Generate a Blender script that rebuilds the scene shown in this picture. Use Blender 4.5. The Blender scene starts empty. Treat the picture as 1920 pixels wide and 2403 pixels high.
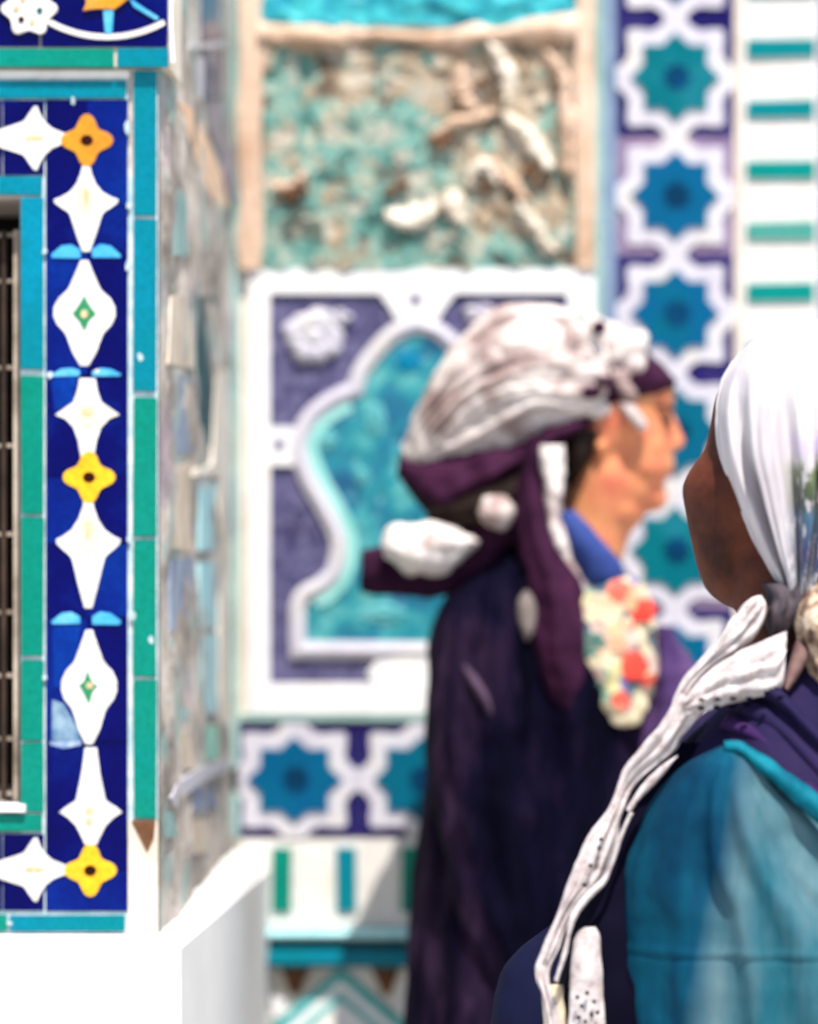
import bpy, bmesh, math, random
from mathutils import Vector, noise as mn
random.seed(7)
R = math.radians
scene = bpy.context.scene
# ------------------------------------------------------------------ camera, sky, sun, exposure
F = 9600.0; VX = 1150.0; VY = 1150.0; H = 1.45      # long lens; photo pixels 1920 x 2403
cam = bpy.data.cameras.new('camera'); cam_o = bpy.data.objects.new('camera', cam)
scene.collection.objects.link(cam_o); scene.camera = cam_o
cam_o.location = (0, 0, H); cam_o.rotation_euler = (R(90), 0, 0)
cam.sensor_fit = 'HORIZONTAL'; cam.sensor_width = 36; cam.lens = 36 * F / 1920
cam.shift_x = -(VX - 960) / 1920; cam.shift_y = (VY - 1201.5) / 1920
cam.clip_start = 0.1; cam.clip_end = 5000
cam.dof.use_dof = True; cam.dof.focus_distance = 4.25; cam.dof.aperture_fstop = 3.5
SUN_EL = 62; SUN_AZ = 166     # degrees; azimuth clockwise from +Y: behind the camera, to the right
world = bpy.data.worlds.new('World'); scene.world = world; world.use_nodes = True
wn = world.node_tree.nodes; wl = world.node_tree.links
bg = wn['Background']; sky = wn.new('ShaderNodeTexSky'); sky.sky_type = 'NISHITA'; sky.sun_disc = False
sky.sun_elevation = R(SUN_EL); sky.sun_rotation = R(SUN_AZ); bg.inputs[1].default_value = 0.12
wl.new(sky.outputs[0], bg.inputs[0])
sl = bpy.data.lights.new('sun', 'SUN'); sl.energy = 4.6; sl.angle = R(0.5); sl.color = (1.0, 0.955, 0.88)
so = bpy.data.objects.new('sun', sl); scene.collection.objects.link(so)
dv = Vector((math.sin(R(SUN_AZ)) * math.cos(R(SUN_EL)), math.cos(R(SUN_AZ)) * math.cos(R(SUN_EL)), math.sin(R(SUN_EL))))
so.rotation_euler = dv.to_track_quat('Z', 'Y').to_euler(); so.location = (-3, -3, 8)
scene.view_settings.view_transform = 'Standard'; scene.view_settings.look = 'None'
scene.view_settings.exposure = 0.9; scene.view_settings.gamma = 1.0
scene.render.engine = 'CYCLES'

# ------------------------------------------------------------------ helpers
def P(px, py, Y): return Vector(((px - VX) / F * Y, Y, H + (VY - py) / F * Y))
def thing(name, label, cat, loc=(0, 0, 0), group=None):
    o = bpy.data.objects.new(name, None); scene.collection.objects.link(o); o.location = loc
    o['label'] = label; o['category'] = cat
    if group: o['group'] = group
    return o
def obj(name, bm, mats, parent=None, smooth=False, label=None):
    bmesh.ops.recalc_face_normals(bm, faces=bm.faces[:])
    me = bpy.data.meshes.new(name); bm.to_mesh(me); bm.free()
    for m in (mats if isinstance(mats, (list, tuple)) else [mats]): me.materials.append(m)
    if smooth:
        for p in me.polygons: p.use_smooth = True
    o = bpy.data.objects.new(name, me); scene.collection.objects.link(o)
    if parent is not None:
        o.parent = parent
        wl_ = Vector(parent.location); q = parent.parent
        while q is not None: wl_ += Vector(q.location); q = q.parent
        me.transform(__import__('mathutils').Matrix.Translation(-wl_))
    if label: o['label'] = label
    return o
def NB(): return bmesh.new()
def box(bm, x0, x1, y0, y1, z0, z1, mi=0):
    v = [bm.verts.new((x, y, z)) for x in (x0, x1) for y in (y0, y1) for z in (z0, z1)]
    for q in ((0, 1, 3, 2), (4, 6, 7, 5), (0, 4, 5, 1), (2, 3, 7, 6), (0, 2, 6, 4), (1, 5, 7, 3)):
        f = bm.faces.new([v[i] for i in q]); f.material_index = mi
def prism(bm, front, vec, mi=0):
    a = [bm.verts.new(p) for p in front]; b = [bm.verts.new(p + vec) for p in front]
    f = bm.faces.new(a); f.material_index = mi
    f = bm.faces.new(b[::-1]); f.material_index = mi
    n = len(a)
    for i in range(n):
        f = bm.faces.new((a[i], b[i], b[(i + 1) % n], a[(i + 1) % n])); f.material_index = mi
def flat(bm, pts, Y, proud, back=0.004, mi=0, wob=0.0):
    """polygon outline facing the courtyard; stands 'proud' of plane Y"""
    pp = [P(x + random.uniform(-wob, wob), y + random.uniform(-wob, wob), Y) for x, y in pts]
    for q in pp: q.y = Y - proud
    prism(bm, pp, Vector((0, proud + back, 0)), mi)
def rect(bm, x0, x1, y0, y1, Y, proud, back=0.004, mi=0, wob=0.0):
    flat(bm, [(x0, y0), (x1, y0), (x1, y1), (x0, y1)], Y, proud, back, mi, wob)
def ell(cx, cy, rx, ry, n=20):
    return [(cx + rx * math.cos(2 * math.pi * i / n), cy + ry * math.sin(2 * math.pi * i / n)) for i in range(n)]
def spline(pts, n):
    pts = [tuple(p) for p in pts]; k = len(pts) - 1; out = []
    for j in range(n):
        t = j / (n - 1) * k; i = min(int(t), k - 1); u = t - i
        p0 = pts[max(i - 1, 0)]; p1 = pts[i]; p2 = pts[i + 1]; p3 = pts[min(i + 2, k)]
        out.append(tuple(0.5 * ((2 * b) + (c - a) * u + (2 * a - 5 * b + 4 * c - d) * u * u + (-a + 3 * b - 3 * c + d) * u ** 3)
                         for a, b, c, d in zip(p0, p1, p2, p3)))
    return out
def curve(pts, n): return spline(pts, n)
def loft(bm, L, Rr, depth, Y, n=60, m=64, fold=None, mi=0, rough=0.0, rs=20.0, power=1.0):
    """closed skin between two outline curves; each cross section is an ellipse reaching 'depth' towards and away from the camera"""
    kk = len(L)
    if not isinstance(depth, (list, tuple)): depth = [depth] * kk
    if not isinstance(Y, (list, tuple)): Y = [Y] * kk
    Ls = spline([(a[0], a[1]) for a in L], n); Rs = spline([(a[0], a[1]) for a in Rr], n)
    D = spline([(d, 0) for d in depth], n); Ys = spline([(y, 0) for y in Y], n)
    rings = []
    for i in range(n):
        y = Ys[i][0]; a = P(Ls[i][0], Ls[i][1], y); b = P(Rs[i][0], Rs[i][1], y)
        c = (a + b) / 2; h = (b - a) / 2; d = max(D[i][0], 1e-4); s = i / (n - 1); ring = []
        for j in range(m):
            th = 2 * math.pi * j / m; ct, st = math.cos(th), math.sin(th)
            e = 0.0
            if fold: e = fold(s, th)
            q = c + h * ct * (1 + e * abs(st)) + Vector((0, -d * (1 + e * 1.0) * math.copysign(abs(st) ** power, st), 0))
            if rough:
                w = mn.noise(q * rs) * rough + mn.noise(q * rs * 2.3) * rough * 0.5
                nrm = (h.normalized() * ct + Vector((0, -st, 0)))
                q = q + nrm * w
            ring.append(bm.verts.new(q))
        rings.append(ring)
    for i in range(n - 1):
        for j in range(m):
            f = bm.faces.new((rings[i][j], rings[i][(j + 1) % m], rings[i + 1][(j + 1) % m], rings[i + 1][j])); f.material_index = mi
    for r_ in (rings[0], rings[-1]):
        f = bm.faces.new(r_); f.material_index = mi
def folds(k, amp, ph=0, sharp=2.0):
    def f(s, th):
        v = math.sin(k * th + ph + 2.2 * math.sin(3 * s + ph)) * .6 + math.sin((k * 1.7) * th + 2.1 * ph + 5 * s) * .4
        v = math.copysign(abs(v) ** (1 / sharp), v) if sharp > 1 else v
        return amp * v * math.sin(math.pi * min(1, s * 4) / 2)
    return f
def ball(bm, c, rx, ry, rz, seg=20, rot=None):
    ret = bmesh.ops.create_uvsphere(bm, u_segments=seg, v_segments=seg // 2 + 2, radius=1)
    for v in ret['verts']:
        q = Vector((v.co.x * rx, v.co.y * ry, v.co.z * rz))
        if rot: q.rotate(rot)
        v.co = q + c
def capsule(bm, a, b, ra, rb, seg=16):
    d = b - a; L = d.length; q = d.to_track_quat('Z', 'Y'); rings = []
    for k in range(5):
        t = -math.pi / 2 + k * math.pi / 8; rings.append((ra * math.sin(t), ra * math.cos(t)))
    for k in range(5):
        t = k * math.pi / 8; rings.append((L + rb * math.sin(t), rb * math.cos(t)))
    vr = []
    for z, r in rings:
        vr.append([bm.verts.new(a + q @ Vector((max(r, 1e-4) * math.cos(2 * math.pi * j / seg), max(r, 1e-4) * math.sin(2 * math.pi * j / seg), z))) for j in range(seg)])
    for i in range(len(vr) - 1):
        for j in range(seg): bm.faces.new((vr[i][j], vr[i][(j + 1) % seg], vr[i + 1][(j + 1) % seg], vr[i + 1][j]))
    bm.faces.new(vr[0]); bm.faces.new(vr[-1])
def chain(bm, pts, rad):
    for i in range(len(pts) - 1): capsule(bm, pts[i], pts[i + 1], rad[i], rad[i + 1])
def remesh(o, voxel, smooth=6, fac=0.5):
    m = o.modifiers.new('remesh', 'REMESH'); m.mode = 'VOXEL'; m.voxel_size = voxel; m.use_smooth_shade = True
    s = o.modifiers.new('smooth', 'SMOOTH'); s.iterations = smooth; s.factor = fac

# ------------------------------------------------------------------ materials
def mat(name):
    m = bpy.data.materials.new(name); m.use_nodes = True
    return m, m.node_tree.nodes, m.node_tree.links, m.node_tree.nodes['Principled BSDF']
def coords(n, l, scale=(1, 1, 1)):
    tc = n.new('ShaderNodeTexCoord'); mp = n.new('ShaderNodeMapping'); mp.inputs['Scale'].default_value = scale
    l.new(tc.outputs['Object'], mp.inputs[0]); return mp.outputs[0]
def noise(n, l, co, sc, det=4, rough=0.55):
    t = n.new('ShaderNodeTexNoise'); t.inputs['Scale'].default_value = sc; t.inputs['Detail'].default_value = det
    t.inputs['Roughness'].default_value = rough; l.new(co, t.inputs['Vector']); return t.outputs['Fac']
def ramp(n, l, fac, stops, interp='LINEAR'):
    r = n.new('ShaderNodeValToRGB'); r.color_ramp.interpolation = interp; e = r.color_ramp.elements
    while len(e) < len(stops): e.new(0.5)
    for k, (p, c) in enumerate(stops): e[k].position = p; e[k].color = (*c, 1)
    l.new(fac, r.inputs[0]); return r.outputs[0]
def mixc(n, l, fac, a, b, mode='MIX'):
    x = n.new('ShaderNodeMix'); x.data_type = 'RGBA'; x.blend_type = mode
    for val, s in ((fac, x.inputs[0]), (a, x.inputs[6]), (b, x.inputs[7])):
        if hasattr(val, 'links'): l.new(val, s)
        elif isinstance(val, (int, float)): s.default_value = val
        else: s.default_value = (*val, 1)
    return x.outputs[2]
def bump(n, l, b, h, strength=0.3, dist=0.002):
    bp = n.new('ShaderNodeBump'); bp.inputs['Strength'].default_value = strength; bp.inputs['Distance'].default_value = dist
    l.new(h, bp.inputs['Height']); l.new(bp.outputs[0], b.inputs['Normal'])
def glaze(name, c1, c2, c3=None, sc=9, rough=0.25, chips=None, spec=0.08):
    m, n, l, b = mat(name); co = coords(n, l)
    f = noise(n, l, co, sc, 5, 0.6)
    col = ramp(n, l, f, [(0.3, c1), (0.52, c2), (0.7, c3 or c1)])
    fine = noise(n, l, co, 160, 3, 0.6)
    col = mixc(n, l, ramp(n, l, fine, [(0.35, (0.35,) * 3), (0.6, (0, 0, 0))]), col, tuple(x * 0.55 for x in c1))
    if chips:
        cf = noise(n, l, co, 38, 4, 0.7)
        col = mixc(n, l, ramp(n, l, cf, [(chips, (0,) * 3), (chips + 0.02, (1,) * 3)]), col, (0.62, 0.6, 0.55))
    l.new(col, b.inputs['Base Color'])
    b.inputs['Roughness'].default_value = rough; b.inputs['Specular IOR Level'].default_value = spec
    bump(n, l, b, noise(n, l, co, 60, 4), 0.25, 0.002); return m
def plain(name, c1, c2, sc=14, rough=0.8, bs=0.35, bd=0.004, bsc=50):
    m, n, l, b = mat(name); co = coords(n, l)
    col = ramp(n, l, noise(n, l, co, sc, 6, 0.62), [(0.35, c1), (0.62, c2)])
    l.new(col, b.inputs['Base Color']); b.inputs['Roughness'].default_value = rough
    b.inputs['Specular IOR Level'].default_value = 0.2
    bump(n, l, b, noise(n, l, co, bsc, 6, 0.65), bs, bd); return m
def cloth(name, c1, c2, scale=(1, 1, 1), sc=12, rough=0.85, weave=700, bs=0.25, sheen=0.0, lo=0.35, hi=0.62, wr=0.0):
    m, n, l, b = mat(name); co = coords(n, l, scale)
    col = ramp(n, l, noise(n, l, co, sc, 5, 0.6), [(lo, c1), (hi, c2)])
    l.new(col, b.inputs['Base Color']); b.inputs['Roughness'].default_value = rough
    b.inputs['Specular IOR Level'].default_value = 0.05
    b.inputs['Sheen Weight'].default_value = sheen
    c2_ = coords(n, l); h = noise(n, l, c2_, weave, 2)
    if wr:
        hh = noise(n, l, co, sc * 1.2, 3)
        mx = n.new('ShaderNodeMath'); mx.operation = 'MULTIPLY_ADD'; l.new(hh, mx.inputs[0]); mx.inputs[1].default_value = wr; l.new(h, mx.inputs[2]); h = mx.outputs[0]
    bump(n, l, b, h, bs, 0.0012 if not wr else 0.003); return m

cobalt = glaze('cobalt_glaze', (.0, .0, .055), (.0, .001, .085), (.0, .012, .16), 7)
cobalt_pale = glaze('cobalt_worn', (.0, .012, .15), (.0, .03, .24), (.005, .07, .28), 9)
cobalt_mid = glaze('cobalt_mid', (.0, .004, .11), (.0, .010, .15), (.0, .022, .20), 9)
turq = glaze('turquoise_glaze', (.0, .17, .19), (.0, .16, .23), (.0, .19, .30), 5, chips=.73)
turqg = glaze('green_turquoise_glaze', (.0, .17, .12), (.002, .19, .14), (.0, .18, .17), 5, chips=.73)
skyb = glaze('light_blue_glaze', (.05, .30, .62), (.06, .36, .62), (.2, .5, .7), 12, chips=.66)
whit = glaze('white_glaze', (.60, .56, .52), (.68, .66, .64), (.62, .57, .48), 14)
yell = glaze('yellow_glaze', (.66, .30, .012), (.74, .44, .02), (.72, .38, .03), 22)
oran = glaze('ochre_glaze', (.50, .19, .02), (.58, .25, .02), (.60, .26, .06), 16)
dark = glaze('dark_glaze', (.03, .004, .002), (.02, .003, .002), None, 20)
tan = glaze('tan_glaze', (.46, .33, .18), (.58, .46, .28), None, 40)
leafg = glaze('green_glaze', (.02, .17, .06), (.03, .22, .1), (.1, .3, .14), 30)
grout = plain('pale_grout', (.28, .42, .46), (.58, .62, .64), 40, .8)
groutc = plain('cream_grout', (.62, .55, .46), (.80, .76, .70), 20, .85)
lime = plain('whitewashed_plaster', (.60, .59, .58), (.68, .68, .675), 5, .9, .15, .004, 25)
paving = plain('stone_paving', (.42, .40, .36), (.52, .49, .45), 2.5, .85, .3, .006, 12)
slate_old = glaze('slate_blue_glaze', (.045, .035, .12), (.055, .048, .15), (.09, .08, .19), 22, .4)
wwhite = glaze('weathered_white_glaze', (.46, .43, .50), (.53, .51, .57), (.55, .52, .47), 16, .35)
fwhite = glaze('frame_white_glaze', (.70, .68, .70), (.76, .75, .76), (.74, .70, .64), 12, .35)
pinkp = plain('pink_plaster', (.42, .27, .18), (.60, .44, .34), 9, .9, .6, .008, 45)
creamp = plain('cream_plaster', (.58, .48, .38), (.74, .68, .60), 7, .9, .5, .006, 40)
greyteal = glaze('grey_teal_glaze', (.20, .32, .30), (.30, .45, .42), (.18, .30, .36), 6, .5)
greyblue = glaze('grey_blue_glaze', (.12, .18, .26), (.18, .24, .36), (.24, .34, .36), 8, .5)
navy = glaze('navy_glaze', (.008, .005, .07), (.012, .008, .10), (.05, .04, .14), 6)
def slatem():
    m, n, l, b = mat('slate_speckled'); co = coords(n, l)
    base = ramp(n, l, noise(n, l, co, 14, 5, .65), [(.35, (.035, .030, .085)), (.5, (.055, .050, .125)), (.68, (.085, .075, .17))])
    col = mixc(n, l, ramp(n, l, noise(n, l, co, 85, 5, .75), [(.47, (0,) * 3), (.62, (.85,) * 3)]), base, (.17, .16, .27))
    l.new(col, b.inputs['Base Color']); b.inputs['Roughness'].default_value = .5; b.inputs['Specular IOR Level'].default_value = .1
    bump(n, l, b, noise(n, l, co, 85, 5, .75), .5, .004); return m
slate = slatem()
purp = glaze('purple_glaze', (.16, .11, .2), (.22, .16, .26), (.3, .22, .3), 8, .5)
cyanp = glaze('pale_cyan_glaze', (.35, .70, .74), (.5, .8, .82), (.3, .62, .68), 10)
darkteal = glaze('dark_teal_glaze', (.003, .06, .075), (.004, .09, .1), None, 10)
brownp = plain('brown_earth', (.07, .03, .015), (.16, .07, .03), 30, .9)
wood = plain('dark_wood', (.02, .012, .008), (.05, .03, .02), 20, .7)
woodl = plain('pale_weathered_wood', (.16, .12, .09), (.46, .38, .31), 14, .8)
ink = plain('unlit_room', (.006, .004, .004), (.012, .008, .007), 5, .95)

def star_mat(name, a, b_, c):
    return glaze(name, a, b_, c, 13, .3)
starm = [star_mat('star_teal', (.0, .10, .14), (.0, .12, .15), (.01, .15, .20)),
         star_mat('star_blue', (.0, .075, .16), (.0, .085, .20), (.0, .10, .14)),
         star_mat('star_petrol', (.0, .08, .15), (.0, .10, .16), (.0, .04, .17))]
starc = star_mat('star_core', (.0, .02, .06), (.0, .03, .08), (.0, .05, .14))

# weathered mosaic: lost glaze over clay bed
def weather():
    m, n, l, b = mat('weathered_mosaic'); co = coords(n, l)
    wv = n.new('ShaderNodeTexNoise'); wv.inputs['Scale'].default_value = 20; l.new(co, wv.inputs['Vector'])
    wm = n.new('ShaderNodeVectorMath'); wm.operation = 'MULTIPLY_ADD'; l.new(wv.outputs['Color'], wm.inputs[0]); wm.inputs[1].default_value = (.05, .05, .05); l.new(co, wm.inputs[2])
    v = n.new('ShaderNodeTexVoronoi'); v.inputs['Scale'].default_value = 38; l.new(wm.outputs[0], v.inputs['Vector'])
    sp = n.new('ShaderNodeSeparateColor'); l.new(v.outputs['Color'], sp.inputs[0])
    base = ramp(n, l, noise(n, l, co, 22, 8, .75), [(.32, (.17, .11, .07)), (.43, (.38, .28, .19)), (.54, (.52, .42, .31)), (.66, (.70, .60, .49))])
    tq = ramp(n, l, noise(n, l, co, 34, 6, .75), [(.33, (.02, .15, .15)), (.46, (.09, .32, .29)), (.56, (.22, .42, .37)), (.68, (.48, .54, .46))])
    sep = n.new('ShaderNodeSeparateXYZ'); tc = n.new('ShaderNodeTexCoord'); l.new(tc.outputs['Generated'], sep.inputs[0])
    g = n.new('ShaderNodeMapRange'); g.inputs[3].default_value = .05; g.inputs[4].default_value = -.07; l.new(sep.outputs[0], g.inputs[0])
    ad = n.new('ShaderNodeMath'); l.new(g.outputs[0], ad.inputs[0]); l.new(noise(n, l, co, 8, 5, .7), ad.inputs[1])
    ad2 = n.new('ShaderNodeMath'); ad2.operation = 'MULTIPLY_ADD'; l.new(sp.outputs[0], ad2.inputs[0]); ad2.inputs[1].default_value = .16; l.new(ad.outputs[0], ad2.inputs[2])
    col = mixc(n, l, ramp(n, l, ad2.outputs[0], [(.52, (0,) * 3), (.59, (.9,) * 3)]), base, tq)
    pale = ramp(n, l, sp.outputs[1], [(.80, (0,) * 3), (.84, (.75,) * 3)])
    col = mixc(n, l, pale, col, (.60, .54, .45))
    col = mixc(n, l, ramp(n, l, sp.outputs[2], [(.86, (0,) * 3), (.9, (.7,) * 3)]), col, (.10, .07, .05))
    l.new(col, b.inputs['Base Color']); b.inputs['Roughness'].default_value = .75; b.inputs['Specular IOR Level'].default_value = .15
    bump(n, l, b, noise(n, l, co, 70, 7, .7), .9, .012); return m
weath = weather()
mosaict = plain('turquoise_mosaic', (.0, .17, .26), (.05, .42, .46), 30, .4, .4, .004, 80)
def medal():
    m, n, l, b = mat('turquoise_relief'); co = coords(n, l)
    col = ramp(n, l, noise(n, l, co, 12, 5, .65), [(.34, (.0, .07, .17)), (.45, (.003, .13, .21)), (.53, (.01, .21, .25)), (.64, (.10, .34, .34))])
    v = n.new('ShaderNodeTexVoronoi'); v.inputs['Scale'].default_value = 36; l.new(co, v.inputs['Vector'])
    col = mixc(n, l, ramp(n, l, v.outputs['Distance'], [(.10, (.75,) * 3), (.30, (0,) * 3)]), col, (.12, .34, .38))
    l.new(col, b.inputs['Base Color']); b.inputs['Roughness'].default_value = .35
    bump(n, l, b, v.outputs['Distance'], .5, .006); return m
medm = medal()

steal = glaze('stripe_teal', (.0, .15, .17), (.0, .17, .19), None, 9); sgreen = glaze('stripe_green_teal', (.0, .18, .16), (.0, .20, .18), None, 9)
turqworn = glaze('turquoise_worn', (.03, .20, .17), (.06, .26, .22), None, 9)
# ------------------------------------------------------------------ ground
bm = NB(); box(bm, -60, 60, -60, 80, -0.2, 0)
g = obj('ground', bm, paving); g['kind'] = 'structure'

# ================================================================== TILED WALL
WY = 6.07
wall = thing('tiled_wall', 'back wall with blue star borders, striped teal edging and weathered turquoise panel behind the two women', 'wall', (0.3, WY, 0))
bm = NB(); box(bm, -0.5, 3.0, WY, WY + 0.5, 0, 3.4); obj('masonry', bm, creamp, wall)

def starcell(cx, cy, hw, hh, k, vertical, Y=WY):
    """one interlaced eight-pointed star tile"""
    bm = NB()
    sx, sy = hw / 138.0, hh / 138.0
    rect(bm, cx - hw + .7, cx + hw - .7, cy - hh + .7, cy + hh - .7, Y, .006, mi=0)
    q = [(24, -138), (34, -122), (56, -110), (92, -114), (112, -112), (114, -92), (110, -56), (122, -34), (138, -24)]
    full = []
    for (ax, ay, rev) in ((1, 1, 0), (1, -1, 1), (-1, -1, 0), (-1, 1, 1)):
        s = [(cx + x * ax * sx, cy + y * ay * sy) for x, y in q]
        full += s[::-1] if rev else s
    flat(bm, full, Y, .010, mi=1)
    st = []
    for j in range(16):
        a = math.pi * j / 8 - math.pi / 2
        r = 80 if j % 2 else (104 if j % 4 == 0 else 106)
        st.append((cx + r * math.cos(a) * sx, cy + r * math.sin(a) * sy))
    flat(bm, st, Y, .0135, mi=2, wob=1.5)
    st = [(cx + 3 + (26 if j % 2 else 36) * math.cos(math.pi * j / 8), cy + (26 if j % 2 else 36) * math.sin(math.pi * j / 8)) for j in range(16)]
    if k % 3 != 1 or True: flat(bm, st, Y, .0145, mi=3)
    # relief edge of the white strapwork
    obj('star_tile', bm, [navy if (k % 2 == 0) else purp, wwhite, starm[k % 3], starc], wall)
ks = [0, 1, 1, 2, 0, 2, 1]
yy = -372 - 277; idx = 0
i = -3
while 183 + 277 * i < 1700:
    k = {0: 0, 1: 1, 2: 4}.get(i, i % 3 + 2)
    starcell(1585, 183 + 277 * i, 138, 138.5, k, True); i += 1
for j in range(4):
    starcell(692 + 298 * j, 1829, 148.5, 135, [2, 1, 2, 0][j] * 2, False)
for j in range(1, 4): starcell(1585 + 298 * j, 1829, 148.5, 135, j, False)
# striped borders
def stripes(x0, x1, y0, y1, bars, horizontal):
    bm = NB(); rect(bm, x0, x1, y0, y1, WY, .007); base = obj('striped_border', bm, whit, wall)
    for c, gm in bars:
        bm = NB()
        if horizontal: flat(bm, [(x0 + 14, c - 20), (x1 - 8, c - 22), (x1 - 8, c + 20), (x0 + 14, c + 22)], WY, .012, back=-.0065, wob=1.5)
        else: rect(bm, c - 23, c + 23, y0 + 20, y1 - 34, WY, .012, back=-.0065, wob=1.5)
        obj('stripe_tile', bm, gm, base)
stripes(1738, 1920, -420, 1695, [(115 + 142.7 * j, [steal, steal, sgreen, turqworn, sgreen][j % 5]) for j in range(-3, 11)], True)
stripes(566, 2600, 1968, 2172, [(662 + 152 * j, turqg if j % 2 == 0 else turq) for j in range(12)], False)
bm = NB(); rect(bm, 1923, 1945, -420, 1695, WY, .009); obj('edge_strip', bm, greyblue, wall)
for j in range(3, 6): pass
# right side beyond the stripes: one more plain tile field
bm = NB(); rect(bm, 1948, 2900, -420, 1690, WY, .012); obj('tile_field', bm, medm, wall)
# moulding, teal band
def bar3(name, x0, x1, y0, y1, pr, m):
    bm = NB(); rect(bm, x0, x1, y0, y1, WY, pr); bmesh.ops.bevel(bm, geom=bm.edges[:], offset=min(.006, pr * .3), segments=3, affect='EDGES')
    obj(name, bm, m, wall, smooth=False)
bar3('moulding', 566, 2600, 2176, 2200, .030, cyanp)
bar3('moulding', 610, 2600, 2203, 2222, .010, darkteal)
bar3('moulding', 610, 2600, 2224, 2264, .040, turq)
# lattice dado under the mouldings
lat = glaze('lattice_turquoise', (.03, .30, .32), (.08, .40, .40), (.16, .48, .48), 12)
for c in range(4):
    cx = 800 + c * 330
    bm = NB(); rect(bm, cx - 164, cx + 164, 2266, 2800, WY, .005, mi=0)
    for dy, w, m_ in ((0, 20, 2), (24, 26, 1), (58, 14, 2), (80, 34, 1), (300, 34, 1), (340, 20, 2), (388, 30, 1)):
        for s in (-1, 1):
            pts = [(cx, 2268 + dy), (cx, 2268 + dy + w * 1.5), (cx + s * 163, 2268 + dy + w * 1.5 + 140), (cx + s * 163, 2268 + dy + 140)]
            flat(bm, [(x, min(y, 2798)) for x, y in pts], WY, .009 + .0012 * m_, mi=m_)
    flat(bm, ell(cx, 2425, 40, 30, 12), WY, .0155, mi=1)
    for s in (-1, 1):
        flat(bm, [(cx + s * 70, 2268), (cx + s * 140, 2268), (cx + s * 118, 2330), (cx + s * 100, 2335)], WY, .0135, mi=3)
        flat(bm, [(cx + s * 128, 2345), (cx + s * 160, 2330), (cx + s * 160, 2385), (cx + s * 140, 2385)], WY, .0137, mi=1)
    obj('lattice_tile', bm, [groutc, fwhite, lat, brownp], wall)
# vertical edgings
def vstrip(name, x0, x1, y0, y1, pr, m, n=14, w=4, rough=True):
    Lp = [(x0 + random.uniform(-w, w), y0 + (y1 - y0) * i / n) for i in range(n + 1)]
    Rp = [(x1 + random.uniform(-w, w), y0 + (y1 - y0) * i / n) for i in range(n + 1)]
    bm = NB(); flat(bm, Lp + Rp[::-1], WY, pr); obj(name, bm, m, wall)
vstrip('corner_strip', 540, 562, -420, 1965, .010, greyteal, w=2)
vstrip('plaster_edge', 562, 618, -420, 632, .022, pinkp, w=6)
vstrip('plaster_edge', 1352, 1396, -420, 631, .020, pinkp, w=4)
vstrip('edge_strip', 1397, 1416, -420, 1690, .010, greyteal, w=1)
vstrip('edge_strip', 1417, 1446, -420, 1690, .012, greyblue, w=1)
# weathered panel as relief
def relief(name, x0, x1, y0, y1, m, amp, seed, nx=150, ny=120, base=.006):
    bm = NB(); g_ = []
    for j in range(ny + 1):
        row = []
        for i in range(nx + 1):
            p = P(x0 + (x1 - x0) * i / nx, y0 + (y1 - y0) * j / ny, WY)
            v = Vector((p.x * 14 + seed, p.z * 14, 3.3)); h = mn.fractal(v, .9, 2.1, 5)
            h2 = 1 - abs(mn.noise(Vector((p.x * 22 + seed, p.z * 22, 7)))) * 2
            w_ = Vector((p.x * 26 + seed + .8 * mn.noise(p * 30), p.z * 26 + .8 * mn.noise(p * 30 + Vector((5, 5, 5))), 2)); p.y -= base + amp * (0.5 + .4 * h) + amp * .3 * h2 + amp * .38 * mn.cell(w_)
            row.append(bm.verts.new(p))
        g_.append(row)
    for j in range(ny):
        for i in range(nx): bm.faces.new((g_[j][i], g_[j][i + 1], g_[j + 1][i + 1], g_[j + 1][i]))
    return obj(name, bm, m, wall, smooth=True)
relief('weathered_panel', 618, 1353, 100, 634, weath, .011, 1.7, 230, 170)
relief('mosaic_panel', 612, 1353, -420, 62, mosaict, .010, 5.2, 120, 80)
# ledge of broken plaster between the two
bm = NB()
up = [(606, 60), (700, 54), (820, 62), (900, 70), (1000, 78), (1090, 60), (1180, 62), (1260, 40), (1355, 30)]
lo = [(606, 112), (700, 118), (800, 112), (880, 98), (960, 104), (1060, 118), (1140, 96), (1240, 104), (1355, 90)]
loft(bm, up, lo, .022, WY - .012, 90, 24, rough=.008, rs=30)
obj('plaster_ledge', bm, pinkp, wall, smooth=True)
def chunk(pts, w, m, pr=.013):
    L = []; Rr = []
    for i, (x, y) in enumerate(pts):
        a = pts[max(i - 1, 0)]; b = pts[min(i + 1, len(pts) - 1)]; d = Vector((b[0] - a[0], b[1] - a[1])).normalized()
        ww = w * (0.45 if i in (0, len(pts) - 1) else 1)
        L.append((x - d.y * ww, y + d.x * ww)); Rr.append((x + d.y * ww, y - d.x * ww))
    bm = NB(); loft(bm, L, Rr, pr, WY - .019, 50, 24, rough=.007, rs=60); obj('plaster_fragment', bm, m, wall, smooth=True)
bone = plain('bone_plaster', (.52, .44, .34), (.66, .60, .52), 25, .85)
chunk([(1145, 100), (1180, 150), (1195, 190), (1190, 240)], 20, bone)
chunk([(1180, 265), (1225, 310), (1260, 350), (1290, 395)], 20, bone)
chunk([(1215, 475), (1245, 520), (1275, 560), (1300, 590)], 17, bone)
chunk([(905, 500), (950, 515), (1005, 490), (1000, 455)], 26, bone)
chunk([(1045, 450), (1065, 480), (1080, 525)], 27, bone)
chunk([(1095, 440), (1110, 400), (1140, 385), (1165, 430)], 16, bone)
chunk([(1010, 320), (1060, 290), (1120, 275), (1170, 262)], 13, pinkp)
chunk([(1085, 150), (1080, 210), (1110, 260)], 22, pinkp)
chunk([(1150, 380), (1210, 440), (1240, 470)], 15, pinkp)
chunk([(640, 440), (690, 430), (720, 400)], 14, pinkp)
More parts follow.
